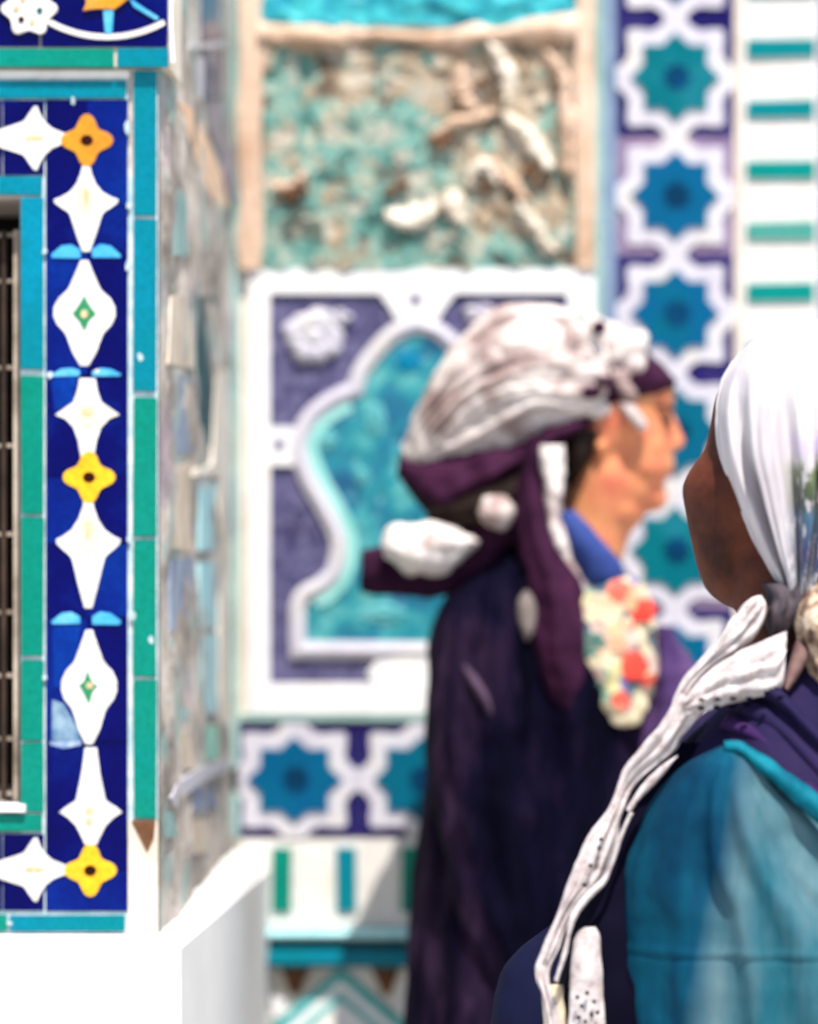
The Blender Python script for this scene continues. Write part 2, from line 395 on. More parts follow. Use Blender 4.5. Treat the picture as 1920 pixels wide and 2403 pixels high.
chunk([(1280, 120), (1320, 180), (1330, 300), (1335, 420)], 16, pinkp)
for (x, y, w) in ((1040, 330, 16), (1025, 500, 14), (930, 440, 20), (1142, 442, 12), (1270, 420, 15), (690, 455, 20), (1240, 400, 12), (1130, 190, 12)):
    chunk([(x - w * 1.6, y + w), (x, y), (x + w * 1.6, y - w * .6)], w * .5, brownp, .009)

# framed tile with turquoise medallion
fr = bpy.data.objects.new('framed_tile', None); scene.collection.objects.link(fr); fr.parent = wall; fr.location = (0, 0, 0)
def frx(x): return 2 * 980 - x
bm = NB(); rect(bm, 590, 1392, 640, 1664, WY, .005); obj('tile_ground', bm, slate, fr)
bm = NB()
rect(bm, 585, 1396, 632, 689, WY, .013); rect(bm, 585, 1396, 1602, 1672, WY, .013)
rect(bm, 585, 634, 689.5, 1601.5, WY, .013); rect(bm, 1332, 1396, 689.5, 1601.5, WY, .013)
obj('frame', bm, fwhite, fr)
half = [(980, 780), (935, 797), (895, 838), (862, 882), (848, 925), (800, 948), (752, 980), (726, 1020), (722, 1062), (742, 1120), (776, 1180), (806, 1240),
        (814, 1290), (800, 1350), (764, 1388), (722, 1412), (718, 1460), (718, 1504)]
hs = curve(half, 60)
def offset(pts, d):
    out = []
    for i, (x, y) in enumerate(pts):
        a = pts[max(i - 1, 0)]; b = pts[min(i + 1, len(pts) - 1)]; t = Vector((b[0] - a[0], b[1] - a[1])).normalized()
        out.append((x + t.y * d * -1 if False else x - (-t.y) * -d if False else x + (t.y) * -d * -1 * -1 if False else x, y)) if False else out.append((x - t.y * d, y + t.x * d))
    return out
# outward is to the left while walking down the left half
def out_off(pts, d):
    o1 = []
    for i, (x, y) in enumerate(pts):
        a = pts[max(i - 1, 0)]; b = pts[min(i + 1, len(pts) - 1)]; t = Vector((b[0] - a[0], b[1] - a[1])).normalized()
        o1.append((x - t.y * d, y + t.x * d))
    return o1
hs_out = out_off(hs, 38)
if hs_out[30][0] > hs[30][0]: hs_out = out_off(hs, -38)
hs_out[0] = (980, hs[0][1] - 42); hs_out[-1] = (hs[-1][0] - 36, 1546)
hs[0] = (980, hs[0][1])
ring = hs + [(980, 1506)]
ringo = hs_out + [(980, 1546)]
bm = NB()
for mirror in (False, True):
    fx = (lambda x: 1960 - x) if mirror else (lambda x: x)
    n_ = len(hs)
    a1 = [P(fx(x), y, WY) for x, y in ring]; a0 = [P(fx(x), y, WY) for x, y in ringo]
    fr_i = [bm.verts.new((p.x, WY - .012, p.z)) for p in a1]; fr_o = [bm.verts.new((p.x, WY - .0115, p.z)) for p in a0]
    mid = [bm.verts.new(((p.x + q.x) / 2, WY - .017, (p.z + q.z) / 2)) for p, q in zip(a0, a1)]
    bi = [bm.verts.new((p.x, WY - .001, p.z)) for p in a1]; bo = [bm.verts.new((p.x, WY - .001, p.z)) for p in a0]
    for i in range(len(a0) - 1):
        for u, v in ((fr_o, mid), (mid, fr_i), (fr_i, bi), (bo, fr_o)):
            bm.faces.new((u[i], u[i + 1], v[i + 1], v[i]))
obj('strapwork', bm, wwhite, fr, smooth=False)
bm = NB()
rect(bm, 630, 690, 1002, 1092, WY, .0122)
rect(bm, 1270, 1334, 1002, 1092, WY, .0122)
for s in (-1, 1):
    flat(bm, [(980, 686), (980 - s * 92, 686), (980 - s * 64, 722), (980 - s * 48, 752), (980, 744)], WY, .0123)
    flat(bm, [(980, 1604), (980 - s * 100, 1604), (980 - s * 118, 1578), (980 - s * 96, 1550), (980, 1540)], WY, .0123)
obj('link_piece', bm, fwhite, fr)
bm = NB()
for c in ((656, 1042), (976, 703)): flat(bm, ell(c[0], c[1], 13, 13, 12), WY, .0145, back=-.0115)
obj('dot', bm, slate, fr)
# medallion field (recessed) with its sunlit left edge painted on
bm = NB()
poly = hs + [(980, 1508)]
full = [(x, y) for x, y in poly] + [(1960 - x, y) for x, y in poly[::-1]][1:-1]
flat(bm, full, WY, .007, back=-.0045)
obj('medallion', bm, medm, fr)
rim_i = out_off(hs, 26)
if rim_i[30][0] < hs[30][0]: rim_i = out_off(hs, -26)
bm = NB()
a = hs[16:52]; b = rim_i[16:52]
flat(bm, [(x + 1, y) for x, y in a] + b[::-1], WY, .010, back=-.0065)
obj('sunlit_medallion_edge', bm, plain('sunlit_edge_aqua', (.16, .44, .40), (.28, .58, .55), 14, .4), fr)  # paler aqua band paints in the sun on the left inner edge
# scrolls and white flower reliefs inside
def blossom(cx, cy, rx, ry, m, parent, k=9, pr=.014, seed=0):
    bm = NB(); rr = random.Random(seed)
    for i in range(k):
        a_ = 2 * math.pi * i / k; q = P(cx + rx * .62 * math.cos(a_), cy + ry * .62 * math.sin(a_), WY)
        ball(bm, Vector((q.x, WY - .006, q.z)), rx * .42 * WY / F * rr.uniform(.8, 1.2), pr, ry * .42 * WY / F * rr.uniform(.8, 1.3), 12)
    q = P(cx, cy, WY); ball(bm, Vector((q.x, WY - .008, q.z)), rx * .4 * WY / F, pr, ry * .4 * WY / F, 12)
    obj('flower_relief', bm, m, parent, smooth=True)
blossom(738, 790, 72, 62, wwhite, fr, seed=1); blossom(790, 745, 40, 20, wwhite, fr, k=5, seed=3)
blossom(1222, 790, 72, 62, wwhite, fr, seed=2); blossom(1130, 738, 44, 24, wwhite, fr, k=5, seed=4)
aqua = plain('pale_aqua_glaze_b', (.05, .26, .29), (.10, .34, .36), 20, .4)
blossom(850, 1118, 20, 20, aqua, fr, k=6, seed=5, pr=.004); blossom(766, 1032, 24, 26, aqua, fr, k=6, seed=6, pr=.004)
blossom(960, 850, 30, 26, glaze('deep_cyan', (.0, .14, .28), (.0, .2, .34), None, 9), fr, k=7, seed=7, pr=.004)
blossom(880, 985, 28, 40, aqua, fr, k=7, seed=8, pr=.004); blossom(900, 1440, 60, 24, aqua, fr, k=9, seed=9, pr=.004)
bm = NB(); rect(bm, 566, 1396, 1675, 1690, WY, .012); obj('edge_strip', bm, greyteal, wall)

# ================================================================== TILED PILLAR
PY = 4.75
pil = thing('tiled_pillar', 'projecting pillar at the left with yellow and white flower tiles on cobalt blue, turquoise edging and white plinth', 'pillar', (-0.6, PY, 0))
XR = (370 - VX) / F * PY
def px2x(x, Y=PY): return (x - VX) / F * Y
def px2z(y, Y=PY): return H + (VY - y) / F * Y
MX = -127   # axis of the window opening in photo pixels
bm = NB()
zo0, zo1 = px2z(1896), px2z(462)
xo1 = px2x(47); xo0 = px2x(2 * MX - 47); xl = px2x(2 * MX - 370)
ZB, ZT = 0.9, 3.4
box(bm, xo1, XR, PY + .003, WY, ZB, px2z(160))                      # right jamb
box(bm, xl, xo0, PY + .003, WY, ZB, px2z(160))
box(bm, xo0 + .0005, xo1 - .0005, PY + .003, WY, ZB, zo0)
box(bm, xo0 + .0005, xo1 - .0005, PY + .003, WY, zo1, px2z(160))
obj('masonry', bm, plain('pillar_masonry', (.36, .31, .28), (.58, .54, .50), 12, .9, .8, .012, 30), pil)
bm = NB(); box(bm, px2x(2 * MX - 400), px2x(398, PY - .0), PY - .012, PY + .18, px2z(159), ZT); box(bm, px2x(2 * MX - 384), px2x(367), PY + .181, WY - .002, px2z(159), ZT)
obj('upper_block', bm, creamp, pil)
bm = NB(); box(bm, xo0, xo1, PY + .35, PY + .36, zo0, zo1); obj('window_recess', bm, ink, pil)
# window lattice
gx = 0; gr = bpy.data.objects.new('window_grille', None); scene.collection.objects.link(gr); gr.parent = pil
def wbar(x0, x1, y0, y1, m=woodl, dY=.03, d=.012):
    bm = NB(); box(bm, px2x(x0), px2x(x1), PY + dY, PY + dY + d, px2z(y1), px2z(y0)); bmesh.ops.bevel(bm, geom=bm.edges[:], offset=.0009, segments=2, affect='EDGES')
    obj('bar', bm, m, gr)
wbar(24, 38, 535, 1885); wbar(2 * MX - 38, 2 * MX - 24, 535, 1885)
for k in range(5): wbar(3 - 68 * k - 9, 3 - 68 * k + 2, 535, 1885, m=wood, dY=.036)
for k, y in enumerate((545, 655, 860, 1045, 1255, 1440, 1590, 1740, 1870)): wbar(2 * MX - 24, 24, y - 5, y + 5, dY=.044, d=.01)
wbar(39, 46.5, 535, 1885, m=wood, dY=.03, d=.03)
# glazed strips: each tile is its own part
def tile(name, pts, pr, m, Y=PY, parent=None, wob=1.2, bev=.0012, back=.002):
    bm = NB(); flat(bm, pts, Y, pr, back, wob=wob)
    bmesh.ops.bevel(bm, geom=bm.edges[:], offset=bev, segments=2, affect='EDGES')
    return obj(name, bm, m, parent or pil)
def rt(name, x0, x1, y0, y1, pr, m, **k): return tile(name, [(x0, y0), (x1, y0), (x1, y1), (x0, y1)], pr, m, **k)
def both(fn):
    for mir in (False, True):
        fn((lambda x: 2 * MX - x) if mir else (lambda x: x))
def bed():
    bm = NB(); rect(bm, 2 * MX - 300, 300.5, 162, 412, PY, .001, back=.01); rect(bm, 2 * MX - 300, 300, 1955, 2189, PY, .001, back=.01)
    rect(bm, 49, 311, 412.5, 1954.5, PY, .001, back=.01); rect(bm, 2 * MX - 311, 2 * MX - 49, 412.5, 1954.5, PY, .001, back=.01)
    rect(bm, 311.5, 371, 163, 1922, PY, .001, back=.01)
    obj('grout', bm, grout, pil)
bed()
def vruns(f):
    rs = [(168, 506, turqg if False else turq), (514, 918, turq), (932, 1260, turqg), (1268, 1588, turqg), (1596, 1920, turqg)]
    for y0, y1, m_ in rs:
        rt('turquoise_tile', f(314), f(368), y0, y1, .005, m_)
    rs = [(464, 868, turq), (882, 1207, turqg), (1214, 1540, turqg), (1549, 1738, turqg), (1743, 1905, turqg)]
    for y0, y1, m_ in rs:
        rt('turquoise_tile', f(50), f(103), y0, y1, .005, m_)
both(vruns)
def hrow(y0, y1, cuts, m_, pr=.005, end=None):
    for i, (x0, x1) in enumerate(zip(cuts[:-1], cuts[1:])): rt('turquoise_tile', x0 + 4, x1 - 4, y0, y1, pr, m_[i % len(m_)])
hrow(190, 231, [2 * MX - 300, -330, -100, 300], [turq]); hrow(415, 458, [2 * MX - 104, -300, -60, 104], [turq])
hrow(1910, 1950, [2 * MX - 104, -280, -40, 104], [turqg]); hrow(2147, 2184, [2 * MX - 298, -320, -150, 20, 298], [turqg, turq])
tile('white_joint', [(2 * MX - 300, 166), (306, 166), (306, 184), (2 * MX - 300, 182)], .004, plain('white_joint', (.6, .58, .56), (.68, .68, .68), 30, .6), wob=1)
bm = NB(); rect(bm, 2 * MX - 60, 62, 1886, 1904, PY, .012, back=.02); obj('window_sill', bm, lime, pil)
# cobalt tiles (with breaks), motif pieces on top
for mir in (0, 1):
    ff = (lambda x: x) if not mir else (lambda x: 2 * MX - x)
    bm = NB(); flat(bm, [(ff(108), 234), (ff(300), 234), (ff(300), 2138), (ff(108), 2138)], PY, .0018, back=.005); obj('cobalt_bed', bm, cobalt, pil)
def cob(f):
    ys = [(236, 480, cobalt), (481, 588, cobalt), (589, 735, cobalt), (736, 878, cobalt), (880, 1120, cobalt), (1121, 1276, cobalt), (1278, 1448, cobalt), (1450, 1738, cobalt), (1752, 1907, cobalt), (1909, 2042, cobalt), (2043, 2136, cobalt)]
    for y0, y1, m_ in ys:
        for (a, b) in ((109, 204.7), (205.3, 300)):
            rt('cobalt_tile', f(a), f(b), y0, y1, .0035, random.choice([cobalt, cobalt, cobalt, cobalt_mid]), wob=.5, bev=.0005)
both(cob)
for (y0, y1) in ((236, 325), (327, 411)):
    for k in range(5): rt('cobalt_tile', -3 + 109 - 98 * (k + 1) - 0, 109 - 98 * k - 5, y0, y1, .0035, cobalt, wob=.5, bev=.0005)
for (y0, y1) in ((1957, 2041), (2043, 2136)):
    for k in range(5): rt('cobalt_tile', -3 + 109 - 98 * (k + 1) - 0, 109 - 98 * k - 5, y0, y1, .0035, cobalt, wob=.5, bev=.0005)
# worn / paler cobalt patches (left of stem)
def worn(f):
    tile('worn_tile', [(f(120), 884), (f(182), 884), (f(172), 945), (f(128), 968)], .0045, cobalt_pale, bev=.0004)
    tile('worn_tile', [(f(124), 1470), (f(192), 1470), (f(176), 1560), (f(150), 1612), (f(128), 1612)], .0045, cobalt_pale, bev=.0004)
both(worn)
tile('repair_patch', [(124, 1640), (150, 1652), (185, 1715), (190, 1738), (122, 1738)], .0046, plain('grey_blue_repair', (.03, .10, .22), (.22, .32, .40), 45, .8), bev=.0004)
0 and tile('repair_patch', [(262, 1722), (297, 1690), (298, 1738), (262, 1790), (240, 1788)], .0046, plain('pale_repair', (.05, .10, .30), (.42, .48, .58), 45, .8), bev=.0004)
tile('repair_patch', [(118, 1739), (192, 1737), (190, 1748), (150, 1757), (118, 1749)], .0042, plain('pale_repair_b', (.10, .18, .36), (.40, .48, .60), 45, .8), bev=.0004)
def T(pts, cx, cy, f=lambda x: x, sx=1, sy=1, swap=False):
    if swap: return [(f(cx + y * sx), cy + x * sy) for x, y in pts]
    return [(f(cx + x * sx), cy + y * sy) for x, y in pts]
def sym(half_):  # half outline on +x side, top to bottom
    return half_ + [(-x, y) for x, y in half_[::-1]]
def motif(name, pts, parts, f, pr=.0052):
    """a white or yellow inlay with its painted centre as one mesh"""
    bm = NB(); flat(bm, pts, PY, pr, back=-.0028, mi=0)
    bmesh.ops.bevel(bm, geom=bm.edges[:], offset=.0006, segments=1, affect='EDGES')
    ms = [f]
    for i, (pp, m_) in enumerate(parts):
        flat(bm, pp, PY, pr + .0005 + .0003 * i, back=-.0048, mi=i + 1); ms.append(m_)
    return obj(name, bm, ms, pil)
q4 = []
for j in range(48):
    a_ = 2 * math.pi * j / 48; r = 50 + 12 * math.cos(4 * a_)
    q4.append((r * math.cos(a_), r * math.sin(a_)))
def yellowf(cx, cy, f, m_, ring_c):
    motif('yellow_flower', T(q4, cx, cy, f), [(T(ell(0, 0, 15, 13, 12), cx, cy, f), dark)], m_, .0057)
point = sym([(9, -86), (13, -64), (22, -42), (38, -23), (60, -12), (76, -6), (74, 2), (58, 13), (46, 19), (38, 26), (33, 44), (23, 76), (9, 116)])
pointS = sym([(19, -86), (23, -60), (32, -30), (48, -20), (76, 0), (50, 9), (32, 28), (21, 58), (16, 98)])
bulb = sym([(9, -124), (22, -92), (36, -60), (40, -52), (60, -36), (72, -14), (73, 8), (64, 28), (46, 44), (41, 56), (28, 92), (10, 124)])
dia = [(0, -42), (12, -18), (28, 2), (12, 18), (0, 44), (-12, 20), (-28, 2), (-14, -18)]
tint = glaze('cream_tint', (.60, .50, .38), (.64, .57, .46), (.62, .50, .44), 30)
def column(f, dx=0):
    yellowf(205, 330, f, oran, 1); yellowf(210, 1120, f, yell, 1); yellowf(213, 2042, f, yell, 1)
    motif('white_bud', T(point, 203, 475, f), [(T(ell(0, -4, 26, 40, 16), 203, 470, f), tint), (T(ell(0, -6, 8, 22, 12), 203, 470, f), tan)], whit)
    motif('white_bulb', T(bulb, 199, 735, f), [(T(dia, 199, 735, f), leafg), (T(ell(0, 2, 9, 10, 10), 199, 735, f), tan)], whit)
    motif('white_bud', T(pointS, 206, 974, f), [(T(ell(0, -4, 26, 30, 16), 206, 980, f), tint), (T(ell(0, -4, 16, 11, 12), 206, 972, f), tan)], whit)
    motif('white_bud', T(point, 208, 1274, f, 1, 1.32), [(T(ell(0, -20, 26, 50, 16), 208, 1274, f), tint), (T(ell(0, -25, 7, 24, 12), 208, 1270, f), tan)], whit)
    motif('white_bulb', T(bulb, 210, 1612, f, .9, 1.08), [(T([(-2, -36), (10, -10), (24, 0), (12, 10), (2, 44), (-12, 14), (-22, -2), (-10, -12)], 208, 1610, f), leafg), (T(ell(4, -2, 9, 8, 10), 208, 1610, f), tan)], whit)
    motif('white_bud', T(sym([(14, -152), (22, -90), (34, -28), (60, -12), (74, 0), (52, 12), (34, 30), (22, 56), (14, 76)]), 214, 1906, f), [(T(ell(0, 0, 12, 10, 10), 212, 1903, f), tan), (T(ell(0, 22, 10, 10, 10), 210, 1905, f), tan)], whit)
    for (yc, h_) in ((590, 16), (874, 10), (1450, 15)):
        for s in (-1, 1):
            tile('light_blue_tile', [(f(203 + s * 14), yc - 4), (f(203 + s * 34), yc - h_), (f(203 + s * 58), yc - h_ * .8), (f(203 + s * 82), yc + h_ * .5), (f(203 + s * 80), yc + h_), (f(203 + s * 14), yc + h_)], .0055, skyb, bev=.0005, back=-.0032)
both(column)
hb = [(-y, x) for x, y in point]  # lies sideways, slender end to the left
def hbud(cx, cy, flip=1):
    pts = [(cx + flip * (-y) * 1.0, cy + x * 1.0) for x, y in point]
    motif('white_bud', pts, [(ell(cx, cy, 24, 8, 12), tan)], whit)
for cy in (325, 2040):
    hbud(82, cy, 1); hbud(2 * MX - 82, cy, -1)
    bl = [(-y * 1.0, x * .75) for x, y in bulb]
    motif('white_bulb', [(MX + x * .75, cy + y) for x, y in bl], [(ell(MX, cy, 30, 14, 12), leafg)], whit)
# upper block: cobalt panel with arc and rosettes
ub = bpy.data.objects.new('upper_panel', None); scene.collection.objects.link(ub); ub.parent = pil
UY = PY - .012
def T2(name, pts, pr, m_, wob=.8, bev=.0006, back=.002): return tile(name, pts, pr, m_, Y=UY, parent=ub, wob=wob, bev=bev, back=back)
for (x0, x1) in ((2 * MX - 390, -220), (-216, 92), (97, 395)):
    T2('cobalt_tile', [(x0, -400), (x1, -400), (x1, 110), (x0, 110)], .0035, cobalt)
for (x0, x1) in ((2 * MX - 398, -330), (-322, -100), (-92, 268), (276, 396)): T2('turquoise_tile', [(x0, 114), (x1, 114), (x1, 158), (x0, 158)], .005, turq if x0 > 200 else turqg)
def arc(cx, cy, r, w, a0, a1, n=40, yr=1.0):
    o_ = [(cx + r * math.cos(t), cy + r * yr * math.sin(t)) for t in [a0 + (a1 - a0) * i / n for i in range(n + 1)]]
    i_ = [(cx + (r - w) * math.cos(t), cy + (r - w) * yr * math.sin(t)) for t in [a0 + (a1 - a0) * i / n for i in range(n + 1)]]
    return o_ + i_[::-1]
for sx in (0, 1):
    g_ = (lambda x: x) if sx == 0 else (lambda x: 2 * MX - x)
    c0 = 252
    T2('white_arc', [(g_(x), y) for x, y in arc(c0, -190, 284, 13, R(61), R(150))], .0065, whit, wob=0, back=-.003)
    T2('white_arc', [(g_(x), y) for x, y in arc(c0, -190, 284, 13, R(210), R(299))], .0065, whit, wob=0, back=-.003)
    rr = [(g_(70 + (58 + 9 * math.cos(6 * t)) * math.cos(t)), 22 + (58 + 9 * math.cos(6 * t)) * math.sin(t)) for t in [2 * math.pi * i / 48 for i in range(48)]]
    T2('white_rosette', rr, .0085, whit, wob=0, back=-.003)
    for (dx, dy, m_) in ((25, 5, darkteal), (-18, 26, dark), (-14, -22, tan), (-30, 0, tan), (8, 32, tan)):
        T2('petal_dot', ell(g_(70 + dx), 22 + dy, 8, 8, 10), .0100, m_, wob=0, back=-.0085)
    T2('orange_leaf', [(g_(x), y) for x, y in [(196, 28), (205, 8), (195, -20), (220, -40), (255, -60), (290, -40), (312, -10), (290, 8), (270, 24), (230, 20)]], .0088, oran, back=-.003)
    T2('light_blue_stem', [(g_(x), y) for x, y in [(244, 26), (268, 26), (264, 80), (248, 80)]], .0078, skyb, back=-.0035)
    T2('light_blue_stem', [(g_(x), y) for x, y in [(300, -10), (318, 8), (375, 42), (370, 50), (315, 18)]], .0072, skyb, back=-.0035)
    T2('white_edge', [(g_(x), y) for x, y in [(398, -400), (406, -400), (406, 52), (412, 150), (402, 150), (397, 60)]], .0045, whit, back=.002)
# plaster corner under the strip, with broken brown hollow
bm = NB(); flat(bm, [(301, 1924), (371, 1924), (371, 2189), (301, 2189)], PY, .002, back=.004); obj('plaster_patch', bm, creamp, pil)
bm = NB(); flat(bm, [(309, 1926), (366, 1926), (362, 1965), (346, 2000), (330, 1968)], PY, .0035, back=.003); obj('broken_hollow', bm, brownp, pil)
cr = random.Random(12)
chipm = plain('chipped_edge', (.22, .34, .38), (.50, .56, .56), 60, .8)
for (x, y) in ((172, 236), (300, 300), (304, 482), (106, 590), (300, 625), (330, 838), (118, 880), (304, 1265), (312, 1446), (357, 1500), (106, 1590), (24, 2166)):
    k = cr.randint(5, 8); rx, ry = cr.uniform(4, 10), cr.uniform(6, 18)
    pts = [(x + rx * cr.uniform(.6, 1.2) * math.cos(2 * math.pi * i / k), y + ry * cr.uniform(.6, 1.2) * math.sin(2 * math.pi * i / k)) for i in range(k)]
    bm = NB(); flat(bm, pts, PY, .0056, back=-.001); obj('glaze_chip', bm, chipm, pil)
# ---- side face (faces right, in shade)
SX = XR
def SP(px, py, pr=0.0):
    Yd = SX * F / (px - VX); return Vector((SX + pr, Yd, H + (VY - py) / F * Yd))
def side(name, pts, pr, m_, parent=pil):
    bm = NB(); prism(bm, [SP(x, y, pr) for x, y in pts], Vector((-pr - .004, 0, 0))); obj(name, bm, m_, parent)
def siderelief(name, y_lo, y_hi, m_, amp):
    bm = NB(); ny, nz = 110, 170; g_ = []
    Ya, Yb = PY + .004, WY - .001; za, zb = y_lo, y_hi
    for j in range(nz + 1):
        row = []
        for i in range(ny + 1):
            yy_ = Ya + (Yb - Ya) * i / ny; zz = za + (zb - za) * j / nz
            h = mn.fractal(Vector((yy_ * 5, zz * 9, 1.3)), .9, 2.0, 5)
            e = min(1, i / 4, (ny - i) / 4)
            row.append(bm.verts.new((SX + .002 + e * amp * (0.6 + h), yy_, zz)))
        g_.append(row)
    for j in range(nz):
        for i in range(ny): bm.faces.new((g_[j][i], g_[j][i + 1], g_[j + 1][i + 1], g_[j + 1][i]))
    return obj(name, bm, m_, pil, smooth=True)
def sidemat():
    m, n, l, b = mat('worn_side_plaster'); co = coords(n, l, (1, .55, 1))
    col = ramp(n, l, noise(n, l, co, 9, 8, .7), [(.33, (.10, .085, .08)), (.45, (.26, .22, .19)), (.56, (.48, .42, .37)), (.70, (.68, .62, .58))])
    tq = ramp(n, l, noise(n, l, co, 11, 6, .7), [(.52, (0,) * 3), (.60, (.65,) * 3)])
    col = mixc(n, l, tq, col, (.20, .36, .34))
    col = mixc(n, l, ramp(n, l, noise(n, l, coords(n, l, (1, .5, 1.3)), 6.5, 5, .7), [(.56, (0,) * 3), (.62, (.55,) * 3)]), col, (.34, .26, .32))
    l.new(col, b.inputs['Base Color']); b.inputs['Roughness'].default_value = .9
    bump(n, l, b, noise(n, l, co, 40, 7, .7), .7, .01); return m
siderelief('side_plaster', .91, 3.35, sidemat(), .006)
pur = purp
side('blue_side_tile', [(462, -330), (506, -330), (507, 96), (462, 100)], .0075, navy)
side('blue_side_tile', [(464, 116), (508, 112), (512, 232), (470, 236)], .0075, navy)
side('white_joint', [(430, 103), (513, 98), (513, 110), (430, 116)], .009, wwhite)
side('white_joint', [(446, 136), (464, 134), (462, 232), (450, 230)], .009, wwhite)
side('purple_side_tile', [(524, 345), (541, 345), (541, 470), (530, 470), (512, 400)], .0075, purp)
side('purple_side_tile', [(470, 240), (512, 238), (524, 340), (508, 380), (480, 300)], .0075, plain('mauve_grey', (.18, .15, .17), (.3, .27, .28), 14, .9))
side('peach_fracture', [(408, 240), (432, 248), (480, 340), (512, 420), (522, 486), (498, 490), (452, 390)], .0075, plain('peach_plaster', (.62, .36, .24), (.75, .55, .38), 20, .9))
side('slate_strip', [(454, 694), (494, 692), (492, 880), (484, 1045), (450, 1048), (456, 880)], .0075, glaze('slate_green', (.01, .035, .045), (.02, .06, .07), (.02, .10, .09), 8, .5))
cyb = glaze('pale_cyan_worn', (.28, .52, .56), (.38, .62, .66), (.40, .6, .55), 10, .5)
side('cyan_side_tile', [(456, 1132), (496, 1130), (496, 1288), (456, 1292)], .0075, cyb)
side('cyan_side_tile', [(456, 1322), (498, 1320), (498, 1470), (456, 1474)], .0075, cyb)
side('cyan_side_tile', [(458, 1490), (499, 1486), (499, 1672), (460, 1680)], .0075, cyb)
side('cyan_side_tile', [(462, 1704), (500, 1700), (500, 1778), (464, 1786)], .0075, glaze('mint_worn', (.2, .5, .38), (.3, .6, .48), None, 10, .5))
side('cream_joint', [(492, 868), (520, 866), (524, 1100), (520, 1250), (530, 1300), (524, 1500), (530, 1700), (502, 1700), (500, 1120), (470, 1112), (440, 1118), (440, 1102), (484, 1090)], .009, creamp)
side('white_arch', [(386, 1872), (400, 1840), (440, 1810), (500, 1786), (520, 1782), (510, 1812), (460, 1835), (420, 1865), (396, 1895)], .009, wwhite)
fadeb = plain('faded_blue_tile', (.10, .13, .22), (.26, .30, .38), 16, .7); fadet = plain('faded_teal_tile', (.14, .26, .26), (.30, .42, .40), 16, .7); fadew = plain('faded_tan_tile', (.42, .33, .24), (.58, .50, .42), 16, .8)
for k, (x0, x1, y0, y1, m_) in enumerate(((384, 418, 250, 420, fadew), (388, 430, 440, 600, fadet), (432, 452, 520, 690, fadeb), (386, 440, 690, 860, fadew), (390, 446, 880, 1060, fadeb), (384, 436, 1090, 1290, fadew), (386, 448, 1310, 1480, fadeb), (390, 440, 1500, 1690, fadet), (392, 450, 1720, 1800, fadew), (380, 430, 1900, 1960, fadet), (440, 500, 1850, 1900, fadeb), (430, 480, 1930, 2000, fadew))):
    w = lambda q: q + random.uniform(-7, 7)
    side('tile_remnant', [(w(x0), w(y0)), (w((x0 + x1) / 2), w(y0)), (w(x1), w(y0)), (w(x1), w(y1)), (w((x0 + x1) / 2), w(y1)), (w(x0), w(y1))], .0062, m_)
# plinth
bm = NB()
xl_ = px2x(2 * MX - 430)
def pl_ring(pts): return [bm.verts.new(p) for p in pts]
A0 = P(423, 2214, 4.70); A1 = P(631, 2030, WY); Bi0 = P(376, 2190, 4.752); Bi1 = P(545, 1988, WY)
A0.y = 4.70
top = [Vector((xl_, 4.70, A0.z)), A0, Vector((A1.x, WY - .001, A1.z)), Vector((xl_, WY - .001, A1.z))]
inn = [Vector((xl_, PY, Bi0.z)), Vector((Bi0.x, PY, Bi0.z)), Vector((Bi1.x, WY - .001, Bi1.z)), Vector((xl_, WY - .001, Bi1.z))]
inn[0].x = xl_ + .01
bot = [Vector((p.x, p.y, 0)) for p in top]
t_, i_, b_ = pl_ring(top), pl_ring(inn), pl_ring(bot)
for k in range(4):
    bm.faces.new((t_[k], t_[(k + 1) % 4], i_[(k + 1) % 4], i_[k])); bm.faces.new((t_[k], b_[k], b_[(k + 1) % 4], t_[(k + 1) % 4]))
bm.faces.new(i_); bm.faces.new(b_)
bmesh.ops.bevel(bm, geom=bm.edges[:], offset=.006, segments=3, affect='EDGES')
obj('plinth', bm, lime, pil)

# ================================================================== PEOPLE
def skin(name, c1, c2, rough=.5):
    m, n, l, b = mat(name); co = coords(n, l)
    l.new(ramp(n, l, noise(n, l, co, 18, 5, .6), [(.35, c1), (.62, c2)]), b.inputs['Base Color'])
    b.inputs['Roughness'].default_value = rough; b.inputs['Subsurface Weight'].default_value = .08; b.inputs['Subsurface Scale'].default_value = .01
    b.inputs['Specular IOR Level'].default_value = .18
    bump(n, l, b, noise(n, l, co, 260, 4, .65), .3, .0012); return m
def hand(bm, wrist, d, side_v, s=1.0):
    """relaxed hand: palm, four bent fingers of different length and a thumb"""
    d = d.normalized(); sv = side_v.normalized(); nv = d.cross(sv)
    palm = wrist + d * .05 * s
    for k in range(4):
        off = sv * (.027 - .018 * k) * s
        capsule(bm, wrist + off * .5, wrist + d * .085 * s + off, .013 * s, .011 * s, 10)
        ln = (.068, .078, .072, .055)[k] * s; a_ = wrist + d * .088 * s + off
        b1 = a_ + d * ln * .45 + nv * .008; b2 = b1 + d * ln * .3 + nv * .014; b3 = b2 + d * ln * .2 + nv * .018
        chain(bm, [a_, b1, b2, b3], [.0092 * s, .0085 * s, .0078 * s, .007 * s])
    a_ = wrist + d * .03 * s + sv * .03 * s
    chain(bm, [a_, a_ + d * .028 + sv * .02, a_ + d * .055 + sv * .026 + nv * .01], [.013, .011, .009])

